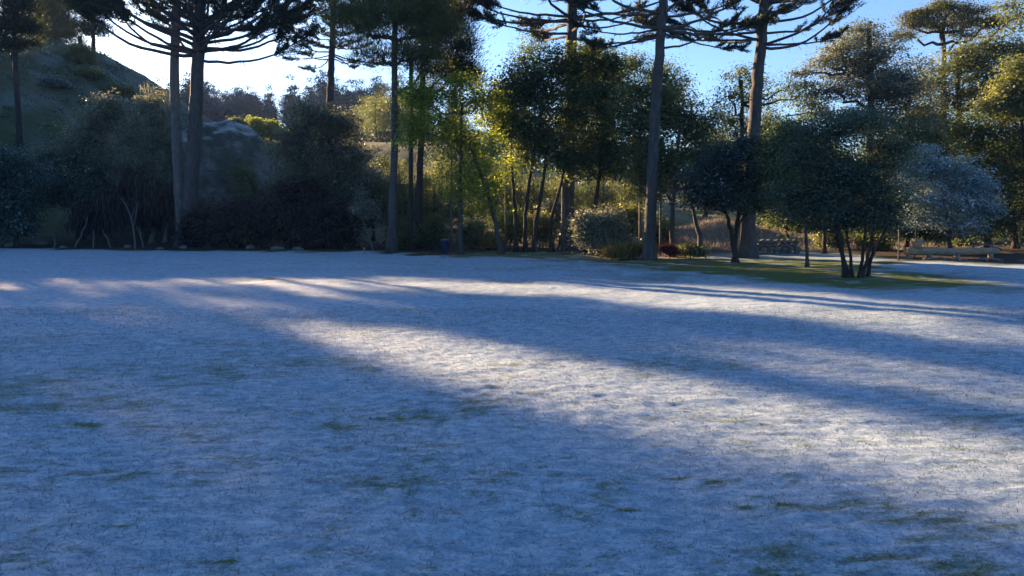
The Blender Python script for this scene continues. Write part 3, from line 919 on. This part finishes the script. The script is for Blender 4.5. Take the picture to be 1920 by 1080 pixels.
leafy_tree('hedge_bush', 'dense leafy hedge mound at the left foot of the hill', 'bush', 36,
           [[(30, 455), (28, 400), (22, 340)]], [(20, 330, 52, 46), (-20, 350, 50, 70), (30, 390, 44, 50), (0, 425, 60, 26)], 'leaf_frost', 'bark_dark', 300, 46, .11, .30, 'leaf', 113, None, .10, .42, 30)
for k, (px, py, rx, ry, Y, mt, lb) in enumerate([
        (225, 172, 26, 14, 50, 'leaf_mid', 'scrubby bush with sunlit rim on the hill crest'), (175, 142, 24, 12, 51, 'leaf_mid', 'flat scrubby bush along the upper hill crest'),
        (104, 160, 20, 12, 49, 'leaf_frost', 'small frosted bush high on the shaded hillside')]):
    Y = hit(px, py + ry * .8)
    leafy_tree('scrub_bush', lb, 'bush', Y, [[(px, py + ry + 8), (px, py + ry), (px, py)]], [(px - rx * .3, py, rx * .7, ry), (px + rx * .4, py + 3, rx * .6, ry * .8)], mt, 'bark_dark', 60, 40, .13, .3, 'leaf', 120 + k, 'bushes on the hill', .05, .5, 12)

# low planting in the bed
leafy_tree('bed_shrub', 'yellowish leafy shrub in the bed left of the slender leaning pine', 'shrub', 27.2,
           [[(1110, 480), (1112, 440), (1118, 400)], [(1140, 480), (1146, 440), (1152, 410)]], [(1105, 425, 24, 30), (1145, 415, 24, 26), (1125, 448, 40, 22), (1160, 455, 20, 16)], 'leaf_grey', 'bark', 170, 44, .09, .24, 'leaf', 130, None, .03, .55, 40)
leafy_tree('bed_shrub', 'low golden grass clump at the foot of the slender leaning pine', 'shrub', 25.8,
           [[(1180, 488), (1180, 478), (1181, 470)]], [(1172, 474, 18, 10), (1192, 472, 16, 10), (1150, 478, 14, 8)], 'leaf_dry', 'bark', 60, 40, .09, .12, 'needle', 131, None, .02, .5, 10)
leafy_tree('bed_shrub', 'dark red low shrub in the bed right of the slender leaning pine', 'shrub', 26.5,
           [[(1256, 482), (1256, 474), (1257, 466)]], [(1253, 468, 9, 8), (1261, 472, 7, 6)], 'leaf_red', 'bark', 40, 36, .07, .12, 'leaf', 132, None, .02, .5, 12)
leafy_tree('bed_shrub', 'low dark clipped shrub between red shrub and the short-forked tree', 'shrub', 26.8,
           [[(1295, 482), (1295, 474), (1296, 466)]], [(1288, 470, 18, 9), (1308, 472, 14, 7)], 'leaf_dark', 'bark', 50, 36, .07, .14, 'leaf', 133, None, .02, .4, 12)
UG = [(752, 440, 20, 26, 32.5, 'leaf_dark', 'dark undergrowth shrub between the two bare-stemmed pines'), (812, 435, 24, 30, 33, 'leaf_dark', 'dark undergrowth shrub just right of the dark pine'),
      (885, 440, 18, 24, 33, 'leaf_mid', 'green undergrowth shrub behind the straight trunk of the yellow-green tree'), (960, 425, 22, 32, 33.5, 'leaf_yellow', 'yellow-green undergrowth shrub right of the curved trunk'),
      (1015, 430, 24, 28, 34, 'leaf_mid', 'green undergrowth shrub among the slender trunks'), (1035, 400, 18, 22, 35, 'leaf_grey', 'pale leafy undergrowth bush left of the pine with the sunlit foot'),
      (1180, 420, 22, 36, 32, 'leaf_mid', 'tall green undergrowth shrub left of the slender leaning pine, behind the bed'), (1240, 440, 20, 24, 33, 'leaf_mid', 'green undergrowth shrub right of the slender leaning pine, behind the bed'),
      (920, 455, 16, 14, 33, 'leaf_dry', 'low dry undergrowth shrub beside the curved trunk'), (1640, 455, 26, 18, 32, 'leaf_dark', 'dark undergrowth shrub behind the fan-stemmed tree'), (1560, 450, 24, 22, 33, 'leaf_mid', 'green undergrowth shrub left of the fan of stems')]
for k, (px, py, rx, ry, Y, mt, lb) in enumerate(UG):
    leafy_tree('undergrowth_shrub', lb, 'shrub', Y, [[(px - 3, 472), (px - 5, py), (px - rx * .5, py - ry * .4)], [(px + 3, 472), (px + 6, py), (px + rx * .5, py - ry * .3)]],
               [(px - rx * .4, py - ry * .2, rx * .7, ry * .8), (px + rx * .4, py, rx * .7, ry * .8), (px, py + ry * .45, rx, ry * .6), (px + rx * .2, py - ry * .7, rx * .45, ry * .4)], mt, 'bark_dark', 60, 34, .10, .24, 'leaf', 160 + k, 'undergrowth shrubs of the grove', .03, .48, 16)
for k, (px, py, rx, ry, lb) in enumerate([(1440, 448, 26, 20, 'bright yellow sunlit bush behind the low stone wall'), (1482, 452, 30, 14, 'pale dry sunlit bush behind the low stone wall'), (1590, 455, 30, 18, 'olive bush behind the fan-stemmed tree')]):
    leafy_tree('bank_bush', lb, 'bush', 39.5, [[(px, py + ry), (px, py + ry * .5), (px, py)]], [(px - rx * .4, py, rx * .6, ry), (px + rx * .4, py + 2, rx * .6, ry * .85)], ('leaf_dry', 'leaf_dry', 'leaf_mid')[k], 'bark', 90, 40, .11, .22, 'leaf', 140 + k, 'bushes behind the wall', .04, .6, 14)

# bushes in the gap towards the far wood
leafy_tree('cone_bush', 'rounded cone-shaped green bush in the gap below the far wood', 'bush', 72, [[(446, 268), (446, 250), (446, 232)]], [(446, 250, 18, 20), (446, 236, 12, 12), (446, 262, 20, 14)], 'leaf_mid', 'bark_dark', 130, 50, .18, .30, 'leaf', 150, None, .1, .45, 10)
leafy_tree('round_bush', 'bright yellow-green sunlit bush beside the cone-shaped bush', 'bush', 74, [[(484, 262), (484, 250), (484, 238)]], [(484, 240, 13, 17), (476, 252, 14, 10)], 'leaf_yellow', 'bark_dark', 90, 50, .18, .28, 'leaf', 151, None, .1, .65, 10)
leafy_tree('round_bush', 'yellow-green bush, duller of the sunlit pair below the far wood', 'bush', 74.5, [[(508, 262), (508, 250), (508, 242)]], [(508, 245, 14, 15), (528, 254, 18, 10)], 'leaf_yellow', 'bark_dark', 90, 50, .18, .28, 'leaf', 152, None, .1, .5, 10)
leafy_tree('round_bush', 'beige dry bush lit by the sun just right of the rock dome', 'bush', 56, [[(494, 300), (494, 292), (494, 284)]], [(488, 280, 18, 12), (504, 290, 14, 12), (516, 278, 12, 7)], 'leaf_dry', 'bark_dark', 90, 46, .15, .25, 'leaf', 153, None, .06, .75, 10)

# ------------------------------------------------------------------ background wood: shared shapes, each tree its own object
def proto(seed, mat, kind, h, w, name):
    rng = np.random.default_rng(seed)
    tr, cr = MB(), MB()
    P = np.array([(0, 0, -.3), (.05, 0, h * .3), (-.03, .05, h * .6), (.02, 0, h * .9)]); tt = np.linspace(0, 1, 10)
    P = np.stack([np.interp(tt, np.linspace(0, 1, 4), P[:, k]) for k in range(3)], -1)
    tr.tube(P, trunk_radii(10, h * .022, h * .008), 8, .5, True, rng, .05)
    if kind == 'cone':
        lb = [(rng.normal(0, .1), rng.normal(0, .1), h * z, w * (1.12 - z) * .9, w * (1.12 - z) * .9, h * .13) for z in np.linspace(.25, .97, 7)]
    else:
        lb = [(rng.normal(0, w * .38), rng.normal(0, w * .38), h * rng.uniform(.42, .88), w * rng.uniform(.35, .6), w * rng.uniform(.35, .6), h * rng.uniform(.12, .2)) for _ in range(8)]
        lb.append((0, 0, h * .65, w * .7, w * .7, h * .25))
    far = mat == 'needle_far_hazed'
    C = foliage(cr, lb, rng, 170, 44, h * (.026 if far else .017), h * .045, 'needle' if kind == 'cone' and not far else 'leaf', 1.0, .3, .42)
    for c in C[::40 if far else 9]:
        k = min(9, max(2, int(c[2] / h * 8)))
        tr.tube(bez(P[k], c, rng, 5, 0, .05), np.linspace(h * .006, .01, 5), 5, .5, False)
    a, b = tr.mesh('trunk', True), cr.mesh('crown')
    a.materials.append(M['bark_dark']); b.materials.append(M[mat])
    return a, b, name


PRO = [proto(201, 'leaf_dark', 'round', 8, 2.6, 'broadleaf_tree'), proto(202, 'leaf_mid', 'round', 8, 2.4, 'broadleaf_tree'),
       proto(203, 'leaf_dark', 'round', 8, 2.2, 'broadleaf_tree'), proto(204, 'needle_far_hazed', 'cone', 8, 2.3, 'conifer_tree'), proto(205, 'needle', 'cone', 8, 2.0, 'conifer_tree'),
       proto(206, 'needle_far_hazed', 'round', 8, 2.5, 'broadleaf_tree')]


def place(p, x, y, s, label, group, rz=0., sz=1.0, sw=1.0):
    a, b, nm = PRO[p]
    t = thing(nm, (x, y, gz(x, y) - .05), label, 'tree', group)
    t.rotation_euler = (0, 0, rz); t.scale = (s * sw, s * sw, s * sz)
    obj('trunk', a, None, t); obj('crown', b, None, t)
    return t


def uv(x, y):
    return .731 * x + .682 * y, -.682 * x + .731 * y


rng = np.random.default_rng(77)
# wood on the far hill, seen through the gap
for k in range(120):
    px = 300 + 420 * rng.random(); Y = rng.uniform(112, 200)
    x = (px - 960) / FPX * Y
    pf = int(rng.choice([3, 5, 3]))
    place(pf, x, Y, rng.uniform(.85, 1.3), 'dark haze-tinted conical tree of the wood on the far hill' if pf == 3 else 'dark haze-tinted round-crowned tree of the wood on the far hill', 'trees of the far wood', rng.random() * 6, rng.uniform(.9, 1.2))
# shaded wood behind the grove, kept clear of the sun's path to the bank
n = 0
while n < 70:
    px = 640 + 1500 * rng.random(); Y = rng.uniform(40, 100)
    x = (px - 960) / FPX * Y
    u, v = uv(x, Y)
    if 26 < u < 43 and v > 20 and Y < 80: continue
    if px < 760 and Y < 60: continue
    if Y < 47 and 1250 < px < 1560: continue
    s = rng.uniform(.65, .95)
    pf = int(rng.choice([0, 1, 2, 4]))
    place(pf, x, Y, s, ('broad dark tree of the wood behind the grove', 'lighter green tree of the wood behind the grove', 'narrow dark tree of the wood behind the grove', '', 'dark conifer of the wood behind the grove')[pf], 'trees of the wood behind the grove', rng.random() * 6)
    n += 1
# understorey: dark trees that close the view under the crowns
for px, Y, s, p in [(700, 39, .5, 0), (750, 40, .55, 2), (800, 39, .5, 0), (830, 42, .6, 1), (880, 41, .5, 0), (950, 42, .55, 2), (1010, 40, .4, 0), (860, 38, .34, 2), (905, 37.5, .32, 0), (930, 39, .45, 1), (975, 38, .44, 1), (1000, 37, .45, 1), (1060, 37.5, .46, 1), (1130, 37, .45, 1), (1170, 38, .42, 1), (735, 37, .42, 0), (780, 38, .45, 2), (845, 37, .36, 0), (1040, 41, .45, 0), (1110, 42, .4, 2), (1080, 43, .34, 2), (1150, 41, .3, 1), (1200, 43, .3, 0),
                    (760, 35, .42, 2), (815, 36, .4, 0), (660, 40, .55, 2), (480, 40, .5, 2), (570, 41, .6, 0), (1700, 40, .7, 0), (1780, 38, .7, 2), (1850, 40, .8, 0), (1640, 42, .7, 1), (1920, 39, .8, 2), (1560, 46, .6, 0),
                    (300, 41, .5, 0), (220, 42, .45, 2)]:
    place(p, (px - 960) / FPX * Y, Y, s, ('low broad dark tree of the understorey closing the view between trunks', 'low lighter green tree of the understorey behind the slender trunks', 'low narrow dark tree of the understorey closing the view between trunks')[p], 'understorey trees', px * .7)
# stand of trees left of the picture that throws the long shadows over the lawn
STAND = [(1.0, 80, 1.5, 0), (1.4, 74, 1.4, 2), (-3, 78, 1.7, 2), (-6, 79, 1.7, 0), (-9, 76, 1.8, 1), (-12, 76, 1.8, 0), (-15, 76, 1.8, 2), (.3, 70, 1.45, 2), (-4, 66, 1.5, 0), (-8, 66, 1.5, 1), (-12, 64, 1.6, 0), (-16, 64, 1.7, 2),
         (-7, 56, 1.4, 0), (-11, 54, 1.5, 2), (-15, 52, 1.5, 1), (-19, 50, 1.6, 0)]
STAND += [(q, 61 + (k % 2) * 2, 1.0, k % 3) for k, q in enumerate(np.arange(-6.5, 3.2, 1.5))]
STAND += [(q, 67 + (k % 2) * 3, .62 if q < 3 else .48, k % 3) for k, q in enumerate(np.arange(1.0, 9.0, 1.7))]
STAND += [(6.75, 74, 1.5, 4, .36), (7.9, 68, .8, 4, .34), (3.55, 77, 1.6, 0, .34), (3.3, 72, 1.4, 2, .36), (2.6, 75, 1.5, 1, .5)]  # slim trees added out of view, squeezed to shape the sun streaks
STAND += [(q, 62, .5, 2) for q in (3.5, 5.0, 6.5, 8.0)]
for u, v, s, p, *ww in STAND:
    place(p, u * .731 - v * .682, u * .682 + v * .731, s, 'tall tree of the unseen stand beside the lawn, placed to shade it', 'stand beside the lawn', u * 2.1, 1.0, ww[0] if ww else 1.0)

# low scrub and grass tufts covering the shaded hillside
def hill_cover():
    rr = np.random.default_rng(12)
    n = 4500
    x = rr.uniform(-62, -17, n); y = rr.uniform(37, 62, n)
    ok = dome(x, y) > .7
    x, y = x[ok], y[ok]; n = len(x); per = 16
    z = hz(x, y)
    big = rr.random(n) ** 3
    C = np.repeat(np.stack([x, y, z + .05], -1), per, 0) + rr.standard_normal((n * per, 3)) * np.array((.22, .22, .12)) * (.6 + 2.0 * np.repeat(big, per))[:, None]
    N = unit(rr.standard_normal((n * per, 3)) + np.array((0, 0, .8))); D = unit(np.cross(N, rr.standard_normal((n * per, 3))))
    L = rr.uniform(.08, .2, n * per)
    tone = np.clip(np.repeat(rr.normal(.22, .16, n), per) + rr.normal(0, .12, n * per), 0, 1)
    m = MB(); m.leaves(C, D, N, L, L * .5, tone)
    o = m.build('ground_cover', M['leaf_frost'], None)
    tag(o, 'low frosted scrub covering the shaded hillside', 'ground cover', kind='stuff')


hill_cover()


def bank_grass():
    rr = np.random.default_rng(21)
    n = 2600; per = 9
    x = rr.normal(11.5, 3.6, n); y = rr.normal(38.2, 2.4, n)
    z = hz(x, y)
    C = np.repeat(np.stack([x, y, z], -1), per, 0) + rr.standard_normal((n * per, 3)) * np.array((.10, .10, 0))
    D = unit(rr.standard_normal((n * per, 3)) * .55 + np.array((0, 0, 1.0)))
    tone = np.clip(np.repeat(rr.normal(.45, .22, n), per) + rr.normal(0, .1, n * per), 0, 1)
    m = MB(); m.needles(C, D, rr.uniform(.10, .34, n * per), rr.uniform(.015, .03, n * per), tone, rr)
    o = m.build('dry_grass', M['leaf_straw'], None)
    tag(o, 'pale dry grass on the sunlit bank behind the grove', 'grass', kind='stuff')


bank_grass()

# ------------------------------------------------------------------ rocks, log, posts and small things
def blob_mesh(name, rx, ry, rz, seed, sub=3, amp=.18, flat=0.0):
    import bmesh
    bm = bmesh.new()
    bmesh.ops.create_icosphere(bm, subdivisions=sub, radius=1)
    V = np.array([v.co[:] for v in bm.verts])
    d = unit(V)
    k = 1 + amp * (fbm(d[:, 0] * 1.6 + d[:, 2] * 1.1 + seed, d[:, 1] * 1.6 - d[:, 2] * .8, seed) - .5) * 2
    k = k + amp * .5 * (fbm(d[:, 0] * 5 + d[:, 2] * 4, d[:, 1] * 5 + seed, seed + 5, 5) - .5)
    V = d * k[:, None] * np.array((rx, ry, rz))
    for v, c in zip(bm.verts, V): v.co = c
    me = bpy.data.meshes.new(name); bm.to_mesh(me); bm.free()
    me.polygons.foreach_set('use_smooth', np.ones(len(me.polygons), bool))
    return me


def rock_dome_mat():
    m, n, l = newmat('rock_dome')
    g = n.new('ShaderNodeNewGeometry')
    tc = n.new('ShaderNodeTexCoord')
    a = noise(n, l, tc.outputs['Object'], 2.2, 7, .7)
    b = noise(n, l, tc.outputs['Object'], .5, 4, .6)
    rock = ramp(n, l, a, [(.3, (.08, .088, .085)), (.55, (.20, .21, .20)), (.75, (.38, .39, .37))])
    mosscol = ramp(n, l, a, [(.3, (.035, .05, .036)), (.7, (.10, .12, .085))])
    c = mixc(n, l, ramp(n, l, b, [(.47, (0, 0, 0)), (.66, (1, 1, 1))]), mosscol, rock)
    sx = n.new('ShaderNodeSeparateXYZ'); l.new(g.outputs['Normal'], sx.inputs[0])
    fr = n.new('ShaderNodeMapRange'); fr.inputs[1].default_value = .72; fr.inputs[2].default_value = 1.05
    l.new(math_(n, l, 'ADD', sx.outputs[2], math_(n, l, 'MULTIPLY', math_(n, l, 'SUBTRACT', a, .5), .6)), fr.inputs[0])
    c = mixc(n, l, math_(n, l, 'MULTIPLY', fr.outputs[0], .8), c, (.6, .63, .64))  # frost on upward faces, whitened further to paint the sunlit rim
    p = n.new('ShaderNodeBsdfPrincipled'); p.inputs['Roughness'].default_value = .9
    l.new(c, p.inputs['Base Color'])
    vo = n.new('ShaderNodeTexVoronoi'); vo.feature = 'DISTANCE_TO_EDGE'; vo.inputs['Scale'].default_value = .55
    wv = n.new('ShaderNodeVectorMath'); wv.operation = 'ADD'
    l.new(tc.outputs['Object'], wv.inputs[0])
    nz = n.new('ShaderNodeTexNoise'); nz.inputs['Scale'].default_value = 1.5; nz.inputs['Detail'].default_value = 5
    l.new(tc.outputs['Object'], nz.inputs['Vector']); l.new(nz.outputs['Color'], wv.inputs[1]); l.new(wv.outputs[0], vo.inputs['Vector'])
    cr = n.new('ShaderNodeMapRange'); cr.inputs[2].default_value = .08; l.new(vo.outputs['Distance'], cr.inputs[0])
    bp = n.new('ShaderNodeBump'); bp.inputs['Strength'].default_value = 1.0; bp.inputs['Distance'].default_value = .25
    l.new(math_(n, l, 'ADD', a, math_(n, l, 'MULTIPLY', cr.outputs[0], .5)), bp.inputs['Height']); l.new(bp.outputs[0], p.inputs['Normal'])
    out(n, l, p.outputs[0])
    return m


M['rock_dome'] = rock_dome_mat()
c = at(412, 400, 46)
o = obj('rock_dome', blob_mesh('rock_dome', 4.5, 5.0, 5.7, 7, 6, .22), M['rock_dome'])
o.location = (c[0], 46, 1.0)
tag(o, 'great rounded rock dome with frosted crest whitened as a sunlit rim behind the forked pine', 'rock')


def stones(label, cat, group, spots, seed):
    rng = np.random.default_rng(seed)
    ms = [blob_mesh('stone', 1, .8, .6, seed + k, 2, .3) for k in range(3)]
    for px, py, s in spots:
        x, y = gnd(px, py)
        o = obj('stone', ms[rng.integers(0, 3)], M['rock'])
        o.location = (x, y, gz(x, y) + s * .2); o.scale = (s * rng.uniform(.8, 1.4), s, s * rng.uniform(.7, 1.0)); o.rotation_euler = (0, 0, rng.random() * 6)
        tag(o, label, cat, group)


stones('small pale stone on the dark lawn edge under the shaded trees', 'stone', 'stones along the shaded lawn edge',
       [(20, 462, .30), (75, 460, .35), (240, 465, .22), (395, 464, .30), (420, 463, .34), (470, 466, .28), (520, 470, .25), (345, 466, .24), (560, 470, .2), (120, 465, .2), (300, 468, .2)], 300)
stones('pale stone edging the bed by the pine with the sunlit foot', 'stone', 'stones edging the bed',
       [(1050, 477, .14), (1062, 478, .16), (1075, 478, .13), (1094, 480, .12), (1108, 481, .15), (1120, 482, .12)], 320)
stones('chip of pale stone lying under the log bench', 'stone', 'stones under the log',
       [(1735, 489, .12), (1748, 489, .14), (1764, 489, .16), (1790, 490, .12), (1842, 491, .16), (1868, 491, .18), (1806, 491, .12)], 340)

# low stone wall behind the bed: single stones
wx0, wx1 = gnd(1418, 477), gnd(1500, 477)
wall = thing('stone_wall', (wx0[0], wx0[1], gz(*wx0)), 'low grey stone wall behind the stout pine', 'wall')
sm = [blob_mesh('stone', .16, .14, .10, 400 + k, 2, .25) for k in range(4)]
rw = np.random.default_rng(9)
W = np.linalg.norm(wx1 - wx0)
for row in range(4):
    x = -.1 + .1 * (row % 2)
    while x < W:
        o = obj('stone', sm[rw.integers(0, 4)], M['rock'], wall)
        s = rw.uniform(.85, 1.2)
        o.location = (x, rw.normal(0, .03) + .02 * row, .06 + row * .15); o.scale = (s, s, rw.uniform(.8, 1.05)); o.rotation_euler = (rw.normal(0, .15), rw.normal(0, .1), rw.random() * 6)
        x += .26 * s

# the log bench
Yl = 25.7
pa, pb = at(1700, 478, Yl), at(1868, 482, Yl + 1.2)
bench = thing('log_bench', (pa[0], Yl, gz(pa[0], Yl)), 'long pale peeled log resting on short props beside the bluish frosted tree', 'log')
org = np.array(bench.location)
m = MB(); rl = np.random.default_rng(3)
t = np.linspace(0, 1, 16)[:, None]
za = gz(pa[0], Yl) + .25
P = np.concatenate([pa[:2] + (pb[:2] - pa[:2]) * t, za + .02 * np.sin(t * 9) - .06 * t], 1)
m.tube(P, np.linspace(.15, .115, 16), 14, .5, True, rl, .03)
m.build('log', M['wood_log'], bench, True, org)
for s in (.03, .25, .55, .93):
    p = P[0] + (P[-1] - P[0]) * s
    m = MB(); b = gz(p[0], p[1]) - .05
    m.tube(np.array([(p[0], p[1], b), (p[0], p[1], b + .15), (p[0], p[1], p[2] - .08)]), [.10, .09, .09], 10, .5, True, rl, .06)
    m.build('prop', M['wood_grey'], bench, True, org)
# block standing on the log end
p = P[0] + (P[-1] - P[0]) * .10
blk = MB()
n_ = 12
zz = p[2] + .13
blk.tube(np.array([(p[0], p[1], zz), (p[0], p[1], zz + .05), (p[0] + .01, p[1], zz + .28), (p[0] + .01, p[1], zz + .32)]), [.19, .20, .20, .18], 12, .5, True, rl, .06)
o = blk.build('wood_block', M['wood_log'], None, True, p)
o.location = tuple(p); tag(o, 'squat pale wooden block standing on the end of the log', 'wood block')
# lit fallen branch behind the log
q0, q1 = at(1820, 457, 30), at(1876, 467, 31)
m = MB(); m.tube(bez(q0, q1, rl, 9, .02, .015), np.linspace(.05, .03, 9), 7)
m.tube(np.array([q0 + (q1 - q0) * .1, (q0[0] + .15, 30.1, gz(q0[0], 30) - .05)]), [.035, .035], 6)
m.tube(np.array([q0 + (q1 - q0) * .9, (q1[0] - .1, 30.9, gz(q1[0], 31) - .05)]), [.03, .03], 6)
m.build('fallen_branch', M['bark_pale'], None, True)
tag(bpy.data.objects['fallen_branch'], 'thin pale fallen branch propped behind the log bench', 'branch')


def post(name, px, py0, py1, r, mat, label, cat, group=None, Y=None):
    if Y is None: Y = gnd(px, py0)[1]
    a, b = at(px, py0, Y), at(px + 1, py1, Y)
    a[2] = gz(a[0], Y) - .05
    m = MB(); k = np.linspace(0, 1, 6)[:, None]
    m.tube(a + (b - a) * k, np.linspace(r, r * .85, 6), 8, .5, True, np.random.default_rng(int(px)), .04)
    o = m.build(name, M[mat], None, True, a); o.location = tuple(a)
    return tag(o, label, cat, group)


post('pole', 1685, 490, 424, .028, 'bark_pale', 'thin pale upright pole just left of the log end', 'pole', None, 25.2)
post('pole', 1716, 478, 412, .022, 'wood_grey', 'thin grey pole rising beside the wooden block', 'pole', None, 26.3)
post('marker_post', 682, 477, 464, .028, 'wood_grey', 'short pale marker post at the shaded lawn edge', 'post', None)
# slim pale saplings and trunks among the grove
for px, b, tp, r, mt, lb in [(770, 470, 90, .10, 'bark_dark', 'dark bare trunk close beside the dark pine'), (1200, 478, 250, .06, 'bark_pale', 'slim pale trunk just left of the slender leaning pine'),
                             (1238, 480, 270, .05, 'bark_pale', 'slim pale trunk just right of the slender leaning pine'), (846, 474, 200, .05, 'bark_pale', 'slim pale-barked trunk left of the yellow-green tree'),
                             (948, 474, 210, .045, 'bark_pale', 'slim lit trunk touching the curved trunk of the yellow-green tree'), (1056, 473, 240, .09, 'bark_pale', 'pale sunlit trunk pressed against the pine with the sunlit foot')]:
    o = post('slim_tree', px, b, tp, r, mt, lb, 'tree', 'slim bare trees of the grove', 31.6 if px < 1100 else 28.3)


def sapling():
    Y = 33.5
    b = at(254, 468, Y); z0 = gz(b[0], Y)
    t = thing('bare_sapling', (b[0], Y, z0), 'pale leafless forked sapling against the dark thicket', 'sapling')
    org = np.array((b[0], Y, z0)); r = np.random.default_rng(4)
    m = MB(); P = stem_path([(254, 468), (252, 440), (248, 415), (240, 390), (228, 372)], Y, 12, z0 - .05)
    m.tube(P, np.linspace(.06, .02, 12), 8, .5, True, r, .05); m.build('trunk', M['bark_pale'], t, True, org)
    for pts, ra in (([(252, 422), (255, 400), (258, 382), (261, 376)], .03), ([(246, 408), (252, 394), (248, 385)], .018), ([(240, 390), (236, 384), (238, 376)], .014), ([(256, 425), (262, 440), (268, 452)], .02), ([(232, 378), (224, 368), (220, 362)], .012)):
        m = MB(); P = stem_path(pts, Y, 8); m.tube(P, np.linspace(ra, ra * .4, 8), 6, .5, True, r, .05); m.build('branch', M['bark_pale'], t, True, org)


sapling()
# slanting dead stems in the dark thicket at the left
for px0, py0, px1, py1 in [(140, 466, 165, 405), (208, 466, 192, 430), (175, 464, 176, 430), (268, 460, 262, 425), (100, 462, 104, 440)]:
    a, b = at(px0, py0, 34.5), at(px1, py1, 35.2)
    a[2] = gz(a[0], a[1]) - .05
    m = MB(); m.tube(bez(a, b, rng, 8, 0, .03), np.linspace(.045, .02, 8), 6)
    o = m.build('dead_stem', M['bark_pale'], None, True, a); o.location = tuple(a)
    tag(o, 'slanting dead stem in the dark thicket on the left', 'stem', 'dead stems in the thicket')

# dark blue bin among the trunks
x, y = gnd(834, 475)
bn = thing('litter_bin', (x, y, gz(x, y)), 'small dark blue bin among trunks left of the yellow-green tree', 'bin')
m = MB(); m.tube(np.array([(0, 0, 0), (0, 0, .02), (0, 0, .45), (0, 0, .47)]), [.12, .13, .17, .175], 16); m.build('body', M['blue_plastic'], bn, True)
m = MB(); m.tube(np.array([(0, 0, .472), (0, 0, .50), (0, 0, .54), (0, 0, .56)]), [.19, .19, .13, .05], 16); m.build('lid', M['blue_plastic'], bn, True)
# pale T-shaped timber stand
x, y = gnd(1006, 474)
st = thing('timber_stand', (x, y, gz(x, y)), 'small pale T-shaped timber stand between the slender trunks', 'stand')
m = MB(); m.tube(np.array([(0, 0, -.05), (0, 0, .2), (0, 0, .33)]), .045, 8); m.build('post', M['bark_pale'], st, True)
m = MB(); m.tube(np.array([(-.06, 0, .36), (.05, 0, .365), (.16, 0, .37)]), .045, 8); m.build('top', M['bark_pale'], st, True)

# ------------------------------------------------------------------ morning haze
def haze():
    x0, x1, y0, y1, z0, z1 = -240, 240, -14, 400, -3, 62
    V = [(x, y, z) for z in (z0, z1) for y in (y0, y1) for x in (x0, x1)]
    Q = [(0, 2, 3, 1), (4, 5, 7, 6), (0, 1, 5, 4), (2, 6, 7, 3), (0, 4, 6, 2), (1, 3, 7, 5)]
    m, n, l = newmat('haze')
    p = n.new('ShaderNodeVolumePrincipled')
    p.inputs['Color'].default_value = (.45, .68, 1.0, 1)
    p.inputs['Density'].default_value = HAZE
    p.inputs['Anisotropy'].default_value = 0.0
    o = n.new('ShaderNodeOutputMaterial'); l.new(p.outputs[0], o.inputs['Volume'])
    ob = obj('haze', mesh_np('haze', V, Q), m)
    tag(ob, 'thin pale morning haze filling the air over lawn and woods', 'haze', kind='stuff')


HAZE = .00045
haze()
